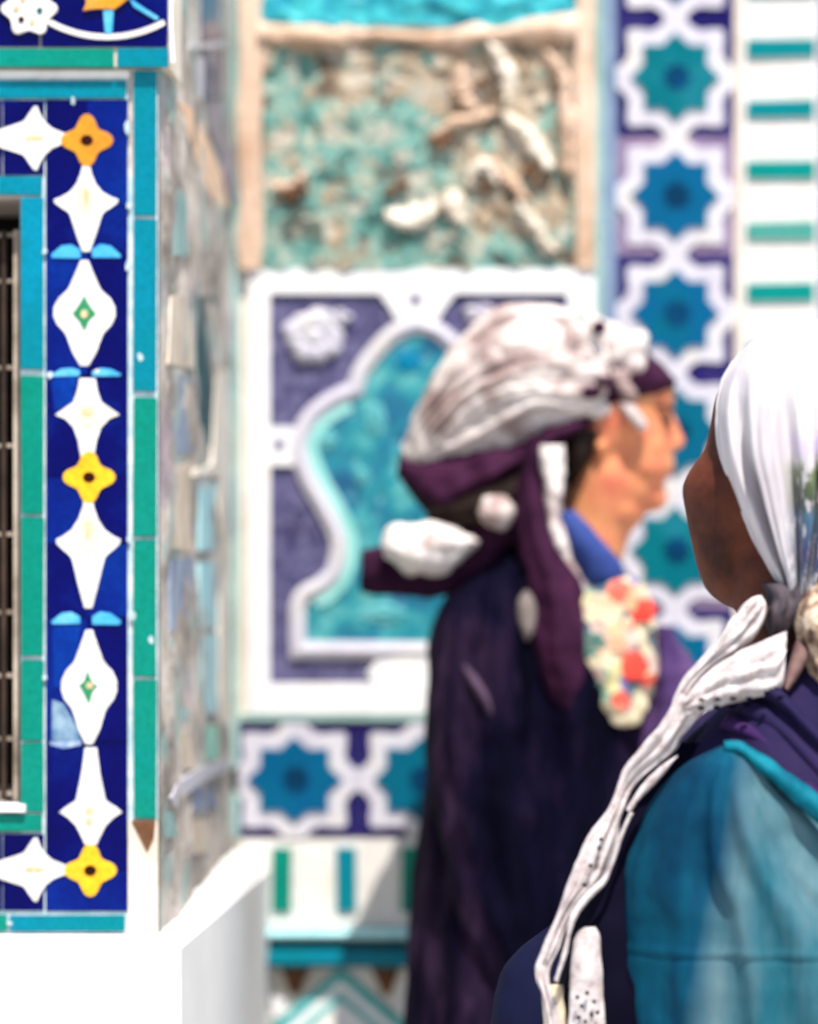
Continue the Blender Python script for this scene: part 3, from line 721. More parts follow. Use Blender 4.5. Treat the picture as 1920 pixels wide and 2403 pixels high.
# ---------------- blurred woman in profile, walking to the right
MY = 5.65; mpx = MY / F
mid = thing('person', 'woman in profile facing right, cream and plum headscarf, dark coat with floral embroidered chest', 'person', (P(1300, 1150, MY).x, MY, 0))
def E(px, py, dy=0): 
    q = P(px, py, MY); q.y += dy; return q
def em(bm, px, py, rx, ry, rz, dy=0, rot=None): ball(bm, E(px, py, dy), rx * mpx, ry, rz * mpx, 24, rot)
from mathutils import Euler
bm = NB()
em(bm, 1435, 960, 135, .072, 160)                # skull
em(bm, 1495, 1030, 84, .058, 150)                # face
em(bm, 1480, 1135, 76, .050, 72, rot=Euler((0, R(18), 0)))                # jaw
em(bm, 1532, 1168, 36, .032, 34)                 # chin
em(bm, 1548, 930, 36, .045, 60)                  # brow
chain(bm, [E(1570, 975), E(1586, 1018), E(1594, 1036)], [.008, .009, .010])   # nose
em(bm, 1585, 1046, 15, .018, 11); em(bm, 1515, 1090, 62, .058, 62); em(bm, 1450, 1195, 66, .050, 56)
em(bm, 1570, 1085, 16, .020, 10); em(bm, 1569, 1104, 15, .018, 10)   # lips
em(bm, 1530, 1050, 40, .056, 45)                 # cheek
em(bm, 1405, 1050, 22, .079, 42)                 # ear
chain(bm, [E(1430, 1120), E(1395, 1230), E(1350, 1330), E(1330, 1400)], [.060, .052, .062, .08])
chain(bm, [E(1300, 1490), E(1290, 1800), E(1290, 2200), E(1290, 2450)], [.11, .10, .105, .12])
for s in (-1, 1):
    sh = E(1150, 1500, s * .115)
    el_ = E(1130, 1860, s * .14); wr = E(1250, 2270, s * .15)
    chain(bm, [sh, el_, wr], [.034, .032, .024]); hand(bm, wr, wr - el_ + Vector((.03, 0, 0)), Vector((.9, 0, .3)))
    hip = E(1290, 2480, s * .07); kn = E(1290 + s * 80, 3020, s * .07); an = E(1290 + s * 150, 3500, s * .07)
    an.z = .08
    chain(bm, [hip, kn, an], [.08, .055, .035]); capsule(bm, an + Vector((-.03, 0, -.045)), an + Vector((.15, 0, -.05)), .03, .026)
for v in bm.verts: v.co.z = max(v.co.z, .004)
b_ = obj('body', bm, skin('warm_skin', (.50, .135, .075), (.58, .24, .105)), mid, smooth=True); remesh(b_, .0045, 14)
for s_ in (-1, 1):
    bm = NB(); em(bm, 1562, 990, 12, .012, 8, .034 * s_); obj('eye', bm, plain('eye_dark', (.02, .015, .01), (.03, .02, .015)), b_, smooth=True)
bm = NB(); loft(bm, [(1535, 955), (1560, 950), (1578, 958)], [(1535, 963), (1560, 958), (1578, 966)], .05, MY, 10, 12); obj('eyebrow', bm, plain('brow', (.03, .015, .01), (.05, .02, .015)), b_, smooth=True)
hairm = cloth('black_hair', (.006, .004, .004), (.02, .012, .01), (1, 1, 4), 40, .5)
bm = NB(); loft(bm, [(1300, 1010), (1300, 1060), (1310, 1110), (1325, 1140)], [(1430, 1010), (1412, 1050), (1385, 1090), (1352, 1140)], [.078, .080, .072, .04], MY, 30, 30, fold=folds(7, .03)); h_ = obj('hair', bm, hairm, mid, smooth=True)

def creamscarf():
    m, n, l, b = mat('cream_patterned_scarf'); co = coords(n, l)
    base = ramp(n, l, noise(n, l, co, 7, 4, .6), [(.35, (.46, .38, .365)), (.6, (.62, .56, .53))])
    pat = ramp(n, l, noise(n, l, co, 15, 4, .5), [(.50, (0,) * 3), (.60, (.85,) * 3)])
    col = mixc(n, l, pat, base, (.22, .14, .13))
    l.new(col, b.inputs['Base Color']); b.inputs['Roughness'].default_value = .85
    bump(n, l, b, noise(n, l, co, 60, 4), .4, .004); return m
cream_s = creamscarf()
plum = cloth('plum_cloth', (.018, .004, .015), (.040, .010, .031), (1, 1, 1), 16, .75)
def bundle(s, th):
    u = th + .5 * math.sin(4 * s); v = math.sin(5 * u + 1) * .6 + math.sin(9 * u + 6 * s) * .45 + .9 * mn.noise(Vector((math.cos(th) * 3, math.sin(th) * 3, s * 5)))
    w = math.sin(s * 19 + 2 * math.sin(2 * th) + 1.5) * .4
    return .11 * (v - .5 * abs(v) + w) * min(1, s * 5)
up = [(1500, 845), (1455, 780), (1360, 738), (1255, 716), (1160, 728), (1075, 795), (1010, 895), (963, 985), (942, 1050)]
lo = [(1478, 965), (1400, 1008), (1330, 1034), (1262, 1050), (1200, 1086), (1135, 1090), (1060, 1108), (1000, 1126), (962, 1098)]
bm = NB(); loft(bm, up, lo, [.075, .092, .100, .105, .10, .085, .065, .045, .02], MY, 110, 110, fold=bundle, rough=.010, rs=14)
sc = obj('headscarf', bm, cream_s, mid, smooth=True)
# gathered swags of cloth laid over the bundle, from the brow to the nape
dp = [.075, .092, .100, .105, .10, .085, .065, .045, .02]
for k, (f0, f1) in enumerate(((.02, .17), (.13, .30), (.26, .40), (.36, .54), (.50, .64), (.60, .78), (.74, .93))):
    A_, B_, Y_, D_ = [], [], [], []
    for i in range(1, 8):
        w0 = .035 * math.sin(i * 1.7 + k * 2.3); w1 = .035 * math.sin(i * 1.4 + k * 1.1 + 1)
        fa, fb_ = f0 + w0, f1 + w1; pinch = 1 if 1 < i < 7 else .45
        fm = (fa + fb_) / 2; fa, fb_ = fm - (fm - fa) * pinch, fm + (fb_ - fm) * pinch
        fa = max(fa, .01); fb_ = min(fb_, .97)
        A_.append((up[i][0] * (1 - fa) + lo[i][0] * fa, up[i][1] * (1 - fa) + lo[i][1] * fa)); B_.append((up[i][0] * (1 - fb_) + lo[i][0] * fb_, up[i][1] * (1 - fb_) + lo[i][1] * fb_))
        Y_.append(MY - dp[i] * .98 * math.sin(math.pi * min(max(fm, .06), .94)) ** .6 + .006); D_.append(.017 if 1 < i < 7 else .008)
    bm = NB(); loft(bm, A_, B_, D_, Y_, 80, 40, fold=folds(3 + k % 3, .14, k * 1.3, 1.3), rough=.005, rs=34); obj('scarf_fold', bm, cream_s, sc, smooth=True)
# frilled front ruffles
bm = NB(); rr = random.Random(4)
for k in range(26):
    a_ = rr.uniform(0, 1); x = 1290 + 200 * a_; y0 = 770 + 40 * rr.random() if rr.random() < .5 else 880 + 120 * rr.random()
    y = rr.uniform(780, 985) - (1490 - x) * .02
    ball(bm, E(x, y, -.080 + .01 * rr.random()), .010 + .016 * rr.random(), .016, .012 + .016 * rr.random(), 12, Euler((0, rr.uniform(-1, 1), 0)))
for v in bm.verts: v.co += Vector((mn.noise(v.co * 60), mn.noise(v.co * 60 + Vector((9, 0, 0))), mn.noise(v.co * 60 + Vector((0, 9, 0))))) * .006
obj('ruffle', bm, cream_s, sc, smooth=True)
for (x, y, a, b) in ((1402, 775, 18, 17), (1382, 925, 26, 16), (1412, 900, 20, 9)):
    bm = NB(); em(bm, x, y, a, .012, b, -.098); obj('dark_gap', bm, plum, sc, smooth=True)
bm = NB(); loft(bm, [(1455, 780), (1498, 805), (1545, 850), (1588, 893)], [(1350, 1020), (1440, 985), (1520, 945), (1578, 912)], [.088, .084, .070, .035], MY, 40, 60, rough=.004)
obj('scarf_band', bm, plum, sc, smooth=True)
bm = NB(); loft(bm, [(1420, 960), (1300, 985), (1200, 1030), (1100, 1040), (1020, 1070), (940, 1060)], [(1380, 1012), (1290, 1062), (1215, 1125), (1120, 1190), (1030, 1222), (930, 1120)],
     [.080, .096, .095, .088, .075, .02], MY, 60, 64, fold=folds(5, .06), rough=.010, rs=22); obj('scarf_lining', bm, plum, sc, smooth=True)
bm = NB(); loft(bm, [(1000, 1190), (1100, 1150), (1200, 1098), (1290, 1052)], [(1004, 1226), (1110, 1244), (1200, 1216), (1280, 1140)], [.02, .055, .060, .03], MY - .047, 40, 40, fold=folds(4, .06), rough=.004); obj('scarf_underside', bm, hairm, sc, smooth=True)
bm = NB(); loft(bm, [(1128, 1262), (1060, 1236), (980, 1226), (915, 1236), (893, 1270)], [(1122, 1285), (1075, 1322), (1020, 1352), (950, 1340), (903, 1305)],
     [.015, .04, .05, .045, .015], MY - .10, 60, 40, fold=folds(4, .08), rough=.009, rs=26); obj('scarf_tail', bm, cream_s, sc, smooth=True)
bm = NB(); loft(bm, [(1210, 1195), (1180, 1165), (1140, 1170), (1122, 1200)], [(1206, 1215), (1185, 1240), (1150, 1238), (1126, 1215)],
     [.01, .025, .028, .012], MY - .11, 30, 30, fold=folds(4, .08), rough=.008, rs=30); obj('scarf_knot', bm, cream_s, sc, smooth=True)
bm = NB(); loft(bm, [(1240, 1150), (1130, 1220), (1000, 1290), (900, 1280), (850, 1290)], [(1260, 1260), (1180, 1310), (1060, 1390), (940, 1400), (845, 1385)],
     [.02, .03, .03, .03, .02], MY - .06, 40, 40, rough=.006); obj('scarf_tail', bm, plum, sc, smooth=True)
bm = NB(); loft(bm, [(1240, 1020), (1215, 1120), (1215, 1250), (1240, 1400), (1250, 1540), (1320, 1680)], [(1300, 1030), (1275, 1120), (1310, 1250), (1372, 1400), (1375, 1560), (1372, 1720)],
     [.03, .035, .04, .040, .035, .012], [MY - .115, MY - .115, MY - .12, MY - .138, MY - .152, MY - .158], 80, 48, fold=folds(4, .10), rough=.006); obj('scarf_drape', bm, plum, sc, smooth=True)
bm = NB(); loft(bm, [(1262, 1045), (1272, 1120), (1278, 1200), (1300, 1290), (1350, 1400)], [(1332, 1045), (1322, 1120), (1318, 1200), (1345, 1270), (1400, 1400)],
     [.02, .022, .02, .018, .012], MY - .130, 50, 28, fold=folds(3, .1), rough=.006, rs=30); obj('scarf_edge', bm, cream_s, sc, smooth=True)
bm = NB(); loft(bm, [(1230, 1385), (1212, 1415), (1210, 1450), (1222, 1485), (1234, 1505)], [(1240, 1385), (1258, 1415), (1262, 1450), (1254, 1485), (1240, 1505)], [.004, .012, .014, .012, .004], MY - .163, 30, 20, rough=.004); obj('scarf_edge', bm, cloth('grey_fringe', (.03, .022, .022), (.17, .14, .13)), sc, smooth=True)
# coat
def coatmat():
    m, n, l, b = mat('navy_plum_brocade'); co = coords(n, l, (1, 1, .28))
    col = ramp(n, l, noise(n, l, co, 11, 6, .65), [(.38, (.0004, .0003, .004)), (.50, (.002, .0014, .009)), (.60, (.012, .006, .018)), (.74, (.055, .028, .065))])
    l.new(col, b.inputs['Base Color']); b.inputs['Roughness'].default_value = .8; b.inputs['Specular IOR Level'].default_value = .04
    bump(n, l, b, noise(n, l, co, 30, 5), .5, .006); return m
coatm = coatmat()
gy = 3560
Lc = [(1255, 1235), (1180, 1275), (1100, 1330), (1045, 1400), (1012, 1480), (1000, 1600), (1000, 1800), (985, 1950), (960, 2100), (945, 2403), (930, 2900), (900, gy)]
Rc = [(1310, 1235), (1345, 1280), (1400, 1330), (1470, 1400), (1530, 1480), (1590, 1600), (1610, 1800), (1600, 1950), (1600, 2100), (1620, 2403), (1650, 2900), (1700, gy)]
bm = NB(); loft(bm, Lc, Rc, [.03, .08, .13, .155, .165, .165, .16, .16, .17, .19, .21, .24], MY, 150, 120, fold=folds(9, .05, 1.0, 1.5), rough=.008, rs=9)
coat = obj('coat', bm, coatm, mid, smooth=True)
bm = NB(); loft(bm, [(1120, 1350), (1030, 1440), (1008, 1600), (1012, 1800), (1040, 2000), (1090, 2180), (1150, 2300)], [(1210, 1330), (1230, 1450), (1245, 1640), (1255, 1830), (1270, 2000), (1300, 2160), (1330, 2290)],
     [.03, .06, .065, .065, .06, .055, .05], MY - .14, 90, 60, fold=folds(5, .12, .5, 1.5), rough=.008, rs=12); obj('sleeve', bm, coatm, coat, smooth=True)
bm = NB(); loft(bm, [(1120, 1350), (1030, 1440), (1008, 1600), (1012, 1800), (1040, 2000), (1090, 2180), (1150, 2300)], [(1210, 1330), (1230, 1450), (1245, 1640), (1255, 1830), (1270, 2000), (1300, 2160), (1330, 2290)],
     [.03, .06, .065, .065, .06, .055, .05], MY + .14, 60, 40, fold=folds(5, .12, .5, 1.5)); obj('sleeve', bm, coatm, coat, smooth=True)
mauve = cloth('mauve_brocade', (.035, .018, .07), (.10, .05, .14), (1, 1, .5), 18, .7)
bm = NB(); loft(bm, [(1535, 1470), (1515, 1560), (1480, 1680), (1420, 1780), (1390, 1900)], [(1575, 1470), (1630, 1560), (1645, 1680), (1620, 1800), (1560, 1950)], [.05, .06, .07, .06, .04], MY - .07, 50, 48, fold=folds(4, .12), rough=.008); obj('coat_front', bm, mauve, coat, smooth=True)
bm = NB(); loft(bm, [(1082, 1560), (1098, 1600), (1128, 1650), (1160, 1710)], [(1090, 1556), (1124, 1592), (1156, 1640), (1168, 1706)], [.006, .02, .02, .006], MY - .197, 40, 24, rough=.002); obj('sleeve_highlight', bm, cloth('mauve_highlight', (.025, .014, .03), (.09, .055, .09)), coat, smooth=True)  # lighter mauve piece stands in for the highlight on the sleeve
bluem = cloth('royal_blue_cloth', (.018, .030, .12), (.03, .055, .20), (1, 1, 1), 22, .6)
bm = NB(); loft(bm, [(1310, 1205), (1320, 1260), (1350, 1335), (1400, 1400)], [(1350, 1195), (1408, 1262), (1462, 1325), (1462, 1395)], [.012, .028, .03, .012], MY - .128, 30, 28, rough=.003); obj('collar', bm, bluem, coat, smooth=True)
def flowerpanel():
    m, n, l, b = mat('floral_embroidery'); co = coords(n, l)
    v = n.new('ShaderNodeTexVoronoi'); v.inputs['Scale'].default_value = 44; l.new(co, v.inputs['Vector'])
    sp = n.new('ShaderNodeSeparateColor'); l.new(v.outputs['Color'], sp.inputs[0])
    col = ramp(n, l, sp.outputs[0], [(0, (.50, .42, .28)), (.26, (.46, .33, .28)), (.44, (.50, .44, .22)), (.54, (.05, .09, .12)), (.64, (.60, .08, .05)), (.74, (.62, .26, .14)), (.84, (.10, .09, .26)), (.93, (.20, .32, .22))], 'CONSTANT')
    l.new(col, b.inputs['Base Color']); b.inputs['Roughness'].default_value = .8
    bump(n, l, b, v.outputs['Distance'], .6, .006); return m
flp = flowerpanel()
bm = NB(); loft(bm, [(1420, 1365), (1350, 1400), (1315, 1470), (1305, 1540), (1350, 1600), (1370, 1650), (1430, 1700)], [(1480, 1350), (1520, 1390), (1535, 1460), (1535, 1540), (1530, 1610), (1510, 1670), (1480, 1705)],
     [.03, .045, .050, .050, .046, .042, .022], MY - .1185, 60, 48, rough=.008); pnl = obj('embroidered_panel', bm, flp, coat, smooth=True)
def petals(cx, cy, r, m_, dy, k=6):
    bm = NB()
    for i in range(k):
        a_ = 2 * math.pi * i / k; em(bm, cx + r * .55 * math.cos(a_), cy + r * .55 * math.sin(a_), r * .45, .004, r * .45, dy + .004)
    em(bm, cx, cy, r * .35, .005, r * .35, dy + .004); obj('embroidered_flower', bm, m_, pnl, smooth=True)
redc = cloth('red_thread', (.62, .03, .03), (.75, .08, .05)); crm = cloth('cream_thread', (.50, .42, .28), (.58, .50, .37)); peach = cloth('peach_thread', (.60, .26, .15), (.64, .36, .24)); grn = cloth('green_thread', (.04, .10, .09), (.09, .16, .13))
petals(1478, 1552, 36, redc, -.167); petals(1500, 1425, 30, redc, -.158); petals(1405, 1580, 24, grn, -.166); petals(1345, 1490, 22, peach, -.157); petals(1460, 1640, 52, crm, -.157); petals(1350, 1440, 48, crm, -.155); petals(1435, 1452, 40, crm, -.163); petals(1472, 1412, 34, peach, -.157); petals(1385, 1505, 34, grn, -.170)
petals(1325, 1540, 28, crm, -.155); petals(1440, 1500, 26, peach, -.170); petals(1370, 1610, 34, crm, -.155)
for s in (-1, 1):
    bm = NB(); q = E(1290 + s * 150, 3500, s * .07); capsule(bm, Vector((q.x - .05, q.y, .036)), Vector((q.x + .15, q.y, .034)), .036, .03); obj('shoe', bm, wood, mid, smooth=True)

# ---------------- near woman, seen from behind, face turned left
FY = 4.0; fpx = FY / F
fore = thing('person', 'near woman seen from behind, white headscarf tied at the nape, teal shawl over indigo dress', 'person', (P(1900, 1150, FY).x, FY, 0))
def G(px, py, dy=0):
    q = P(px, py, FY); q.y += dy; return q
def gm_(bm, px, py, rx, ry, rz, dy=0, rot=None): ball(bm, G(px, py, dy), rx * fpx, ry, rz * fpx, 28, rot)
bm = NB()
gm_(bm, 1872, 1010, 158, .076, 222)
loft(bm, [(1704, 880), (1680, 930), (1666, 1000), (1652, 1055), (1618, 1104), (1602, 1148), (1610, 1210), (1620, 1260), (1636, 1330), (1658, 1385), (1700, 1420), (1760, 1440)],
     [(1900, 880), (1920, 930), (1930, 1000), (1935, 1060), (1935, 1110), (1930, 1155), (1920, 1210), (1905, 1260), (1890, 1330), (1870, 1385), (1840, 1420), (1800, 1440)],
     [.05, .06, .068, .070, .070, .070, .068, .064, .058, .048, .036, .02], [FY + .035] * 12, 70, 60)
# features on the far side of the face
nd = Vector((-.60, .80, 0)).normalized()
fc = G(1790, 1100, .03)
chain(bm, [fc + nd * .070 + Vector((0, 0, .02)), fc + nd * .082 + Vector((0, 0, -.006))], [.009, .013])
ball(bm, fc + nd * .068 + Vector((0, 0, -.035)), .014, .016, .007, 14); ball(bm, fc + nd * .066 + Vector((0, 0, -.046)), .014, .015, .007, 14)
ball(bm, fc + nd * .058 + Vector((0, 0, -.078)), .02, .022, .018, 14)
gm_(bm, 1760, 1130, 26, .02, 50, -.02)    # ear swell under the scarf
chain(bm, [G(1840, 1330, .01), G(1870, 1480, 0), G(1900, 1600, 0)], [.055, .056, .075])
chain(bm, [G(1950, 1760, .02), G(1960, 2200, .02), G(1960, 2700, .02), G(1960, 2900, .02)], [.11, .12, .12, .13])
chain(bm, [G(1720, 1800, .02), G(1930, 1740, .02), G(2170, 1800, .02)], [.05, .07, .05])
for s in (-1, 1):
    sh = G(1940 + s * 240, 1840, .02); el_ = G(1940 + s * 380, 2450, .02) if s > 0 else G(1620, 2420, .03)
    wr = G(1940 + s * 330, 2950, .14) if s > 0 else G(1345, 2560, .22)
    chain(bm, [sh, el_, wr], [.048, .038, .026]); hand(bm, wr, wr - el_, Vector((0, .5, .8)), 1)
    hip = G(1960 + s * 180, 2900, .02); kn = G(1960 + s * 170, 3700, .0 + .05 * s); an = G(1960 + s * 160, 4400, .02 + .1 * s); an.z = .08
    chain(bm, [hip, kn, an], [.085, .055, .036]); capsule(bm, an + Vector((0, -.03, -.045)), an + Vector((-.04, .15, -.05)), .03, .026)
for v in bm.verts: v.co.z = max(v.co.z, .004)
fb = obj('body', bm, skin('deep_brown_skin', (.026, .0042, .0018), (.105, .025, .010), .6), fore, smooth=True); remesh(fb, .0042, 4)
for s_ in (-1, 1):
    bm = NB(); t = nd.cross(Vector((0, 0, 1))) * s_
    ball(bm, fc + nd * .028 + t * .018 + Vector((0, 0, .022)), .011, .011, .006, 14)
    obj('eye', bm, plain('eye_near', (.03, .02, .015), (.5, .48, .45)), fb, smooth=True)
bm = NB(); gm_(bm, 1752, 1060, 26, .055, 160, .02); obj('hair', bm, hairm, fore, smooth=True)

def whitescarf():
    m, n, l, b = mat('white_printed_headscarf'); co = coords(n, l, (2.2, 2.2, .22))
    base = ramp(n, l, noise(n, l, co, 20, 3), [(.38, (.40, .355, .375)), (.48, (.45, .41, .43)), (.6, (.51, .475, .49))])
    tc = n.new('ShaderNodeTexCoord'); sep = n.new('ShaderNodeSeparateXYZ'); l.new(tc.outputs['Object'], sep.inputs[0])
    # printed area: right of X0, between two heights
    X0 = P(1838, 0, FY).x - fore.location.x; zt = P(0, 1040, FY).z; zb = P(0, 1380, FY).z
    def mr(sock, a, b__, c=0, d=1):
        g_ = n.new('ShaderNodeMapRange'); g_.inputs[1].default_value = a; g_.inputs[2].default_value = b__; g_.inputs[3].default_value = c; g_.inputs[4].default_value = d; l.new(sock, g_.inputs[0]); return g_.outputs[0]
    def mul(a, b__):
        g_ = n.new('ShaderNodeMath'); g_.operation = 'MULTIPLY'; l.new(a, g_.inputs[0]); l.new(b__, g_.inputs[1]); return g_.outputs[0]
    mask = mul(mr(sep.outputs[0], X0 - .008, X0 + .012), mul(mr(sep.outputs[2], zt + .012, zt - .01), mr(sep.outputs[2], zb - .02, zb + .02)))
    hpos = mr(sep.outputs[2], zt, zb)
    pc = ramp(n, l, hpos, [(0, (.48, .36, .66)), (.12, (.42, .40, .40)), (.2, (.08, .12, .03)), (.42, (.03, .04, .03)), (.50, (.03, .10, .17)), (.75, (.02, .02, .09)), (1, (.02, .06, .10))])
    co2 = coords(n, l, (2.2, 2.2, .9))
    cut = ramp(n, l, noise(n, l, co2, 42, 4, .65), [(.41, (0,) * 3), (.46, (1,) * 3)])
    mm = n.new('ShaderNodeMath'); mm.operation = 'MULTIPLY'; l.new(mask, mm.inputs[0]); l.new(cut, mm.inputs[1])
    col = mixc(n, l, mm.outputs[0], base, pc)
    l.new(col, b.inputs['Base Color']); b.inputs['Roughness'].default_value = .75; b.inputs['Sheen Weight'].default_value = .1
    bump(n, l, b, noise(n, l, coords(n, l), 900, 2), .25, .001); return m
wsc = whitescarf()
def hfold(s, th):
    # pleats gathered toward the knot
    a_ = max(0, min(1, (s - .34) / .35))
    k = th + .22 * mn.noise(Vector((th * 1.6, s * 1.5, 0)))
    v = math.sin(12 * k + .9) * .6 + math.sin(19 * k + 2.2) * .35 + math.sin(7 * k) * .35 + .12 * math.sin(37 * k)
    v = v - abs(v) * .5
    edge = min(1, abs(math.sin(th)) * 1.6)
    return a_ * (.15 + .30 * max(0, s - .45)) * v * edge
Ls = [(1860, 752), (1815, 764), (1764, 796), (1722, 846), (1694, 896), (1682, 965), (1690, 1062), (1720, 1155), (1776, 1280), (1822, 1362), (1846, 1425)]
Rs_ = [(1900, 752), (1950, 760), (2000, 790), (2035, 840), (2055, 892), (2064, 965), (2058, 1062), (2040, 1155), (1985, 1280), (1935, 1362), (1898, 1425)]
bm = NB(); loft(bm, Ls, Rs_, [.02, .045, .068, .084, .093, .099, .100, .092, .068, .046, .028], [FY - .0, FY, FY, FY, FY, FY - .003, FY - .006, FY - .012, FY - .03, FY - .045, FY - .055], 150, 260, fold=hfold, rough=.0006, rs=30, power=.72)
fs = obj('headscarf', bm, wsc, fore, smooth=True)
bm = NB(); hl = Ls[3:10]
loft(bm, [(x - 3, y) for x, y in hl], [(x + 7, y) for x, y in hl], .0032, [FY - .012, FY - .016, FY - .018, FY - .022, FY - .026, FY - .034, FY - .044], 70, 14, rough=.0008, rs=60)
obj('hem', bm, wsc, fs, smooth=True)
# dark knot, and tan tail
knotm = cloth('dark_knot_cloth', (.02, .018, .022), (.09, .07, .08), (1, 1, .4), 30, .8)
bm = NB(); loft(bm, [(1790, 1370), (1798, 1400), (1795, 1440), (1800, 1490)], [(1905, 1360), (1898, 1410), (1870, 1450), (1850, 1490)], [.03, .04, .04, .02], FY - .055, 30, 60, fold=folds(6, .12), rough=.003, rs=50); obj('scarf_knot', bm, knotm, fs, smooth=True)
def tanm():
    m, n, l, b = mat('tan_patterned_tail'); co = coords(n, l)
    col = ramp(n, l, noise(n, l, co, 55, 4, .6), [(.36, (.06, .025, .02)), (.46, (.22, .14, .09)), (.55, (.48, .36, .25)), (.68, (.58, .48, .38))])
    l.new(col, b.inputs['Base Color']); b.inputs['Roughness'].default_value = .85; bump(n, l, b, noise(n, l, co, 90, 4), .4, .003); return m
bm = NB(); loft(bm, [(1935, 1350), (1880, 1395), (1856, 1440), (1872, 1500), (1895, 1570), (1920, 1620)], [(2000, 1360), (2010, 1420), (2010, 1480), (2000, 1540), (1990, 1600), (1980, 1640)], [.02, .035, .045, .045, .04, .02], FY - .075, 60, 60, fold=folds(6, .10), rough=.003, rs=40)
obj('scarf_tail', bm, tanm(), fs, smooth=True)
# indigo dress
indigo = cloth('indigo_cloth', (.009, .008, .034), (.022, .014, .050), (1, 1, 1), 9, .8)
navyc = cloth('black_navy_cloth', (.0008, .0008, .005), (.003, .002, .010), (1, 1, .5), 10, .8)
gyf = 4540
Ld = [(1800, 1500), (1770, 1570), (1715, 1630), (1650, 1690), (1590, 1745), (1530, 1820), (1480, 1900), (1436, 2000), (1404, 2200), (1400, 2403), (1420, 2800), (1400, 3500), (1330, gyf)]
Rd = [(1960, 1500), (2000, 1570), (2080, 1630), (2150, 1690), (2220, 1745), (2290, 1820), (2330, 1900), (2360, 2000), (2380, 2200), (2380, 2403), (2400, 2800), (2480, 3500), (2580, gyf)]
def dfold(s, th):
    return .04 * math.sin(7 * th + 3 * s) * min(1, s * 3) + .03 * math.sin(13 * th + 9 * s) * min(1, s * 2)
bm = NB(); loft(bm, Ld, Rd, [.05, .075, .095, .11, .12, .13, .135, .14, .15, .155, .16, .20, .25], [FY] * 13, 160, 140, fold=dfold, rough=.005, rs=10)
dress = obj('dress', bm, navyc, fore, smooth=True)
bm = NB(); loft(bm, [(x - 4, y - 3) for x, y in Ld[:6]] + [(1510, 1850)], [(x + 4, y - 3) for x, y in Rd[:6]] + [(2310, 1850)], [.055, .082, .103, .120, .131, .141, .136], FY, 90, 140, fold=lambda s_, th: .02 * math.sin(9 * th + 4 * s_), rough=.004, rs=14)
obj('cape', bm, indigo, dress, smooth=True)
# diagonal folds on the shoulder
for (a_, w_, m_) in (([(1760, 1590), (1830, 1640), (1900, 1710), (1990, 1810)], 16, indigo), ([(1740, 1650), (1820, 1700), (1890, 1770), (1980, 1870)], 22, indigo), ([(1700, 1690), (1790, 1735), (1860, 1800), (1950, 1900)], 16, cloth('violet_fold', (.03, .012, .06), (.05, .02, .08)))):
    L_ = [(x + w_ * .7, y - w_) for x, y in a_]; R__ = [(x - w_ * .7, y + w_) for x, y in a_]
    bm = NB(); loft(bm, L_, R__, [.012, .018, .018, .012], [FY - .075, FY - .103, FY - .118, FY - .128], 40, 24, rough=.003); obj('shoulder_fold', bm, m_, dress, smooth=True)
# dark front of the dress left of the shawl, and forearm in navy sleeve
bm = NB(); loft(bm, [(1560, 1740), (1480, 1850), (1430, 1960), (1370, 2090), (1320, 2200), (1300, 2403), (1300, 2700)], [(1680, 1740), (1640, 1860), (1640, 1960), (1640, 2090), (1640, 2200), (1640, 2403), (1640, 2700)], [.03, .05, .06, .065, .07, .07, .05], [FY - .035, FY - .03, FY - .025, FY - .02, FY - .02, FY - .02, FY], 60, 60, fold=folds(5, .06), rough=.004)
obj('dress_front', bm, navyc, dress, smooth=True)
bm = NB(); loft(bm, [(1300, 2165), (1215, 2235), (1170, 2310), (1150, 2403), (1160, 2500), (1230, 2590)], [(1400, 2150), (1420, 2230), (1430, 2310), (1430, 2403), (1430, 2500), (1400, 2620)], [.02, .05, .06, .065, .06, .04], FY + .10, 60, 48, rough=.003)
obj('sleeve', bm, cloth('navy_sleeve', (.003, .004, .016), (.006, .007, .026), (1, 1, 1), 14, .8), dress, smooth=True)
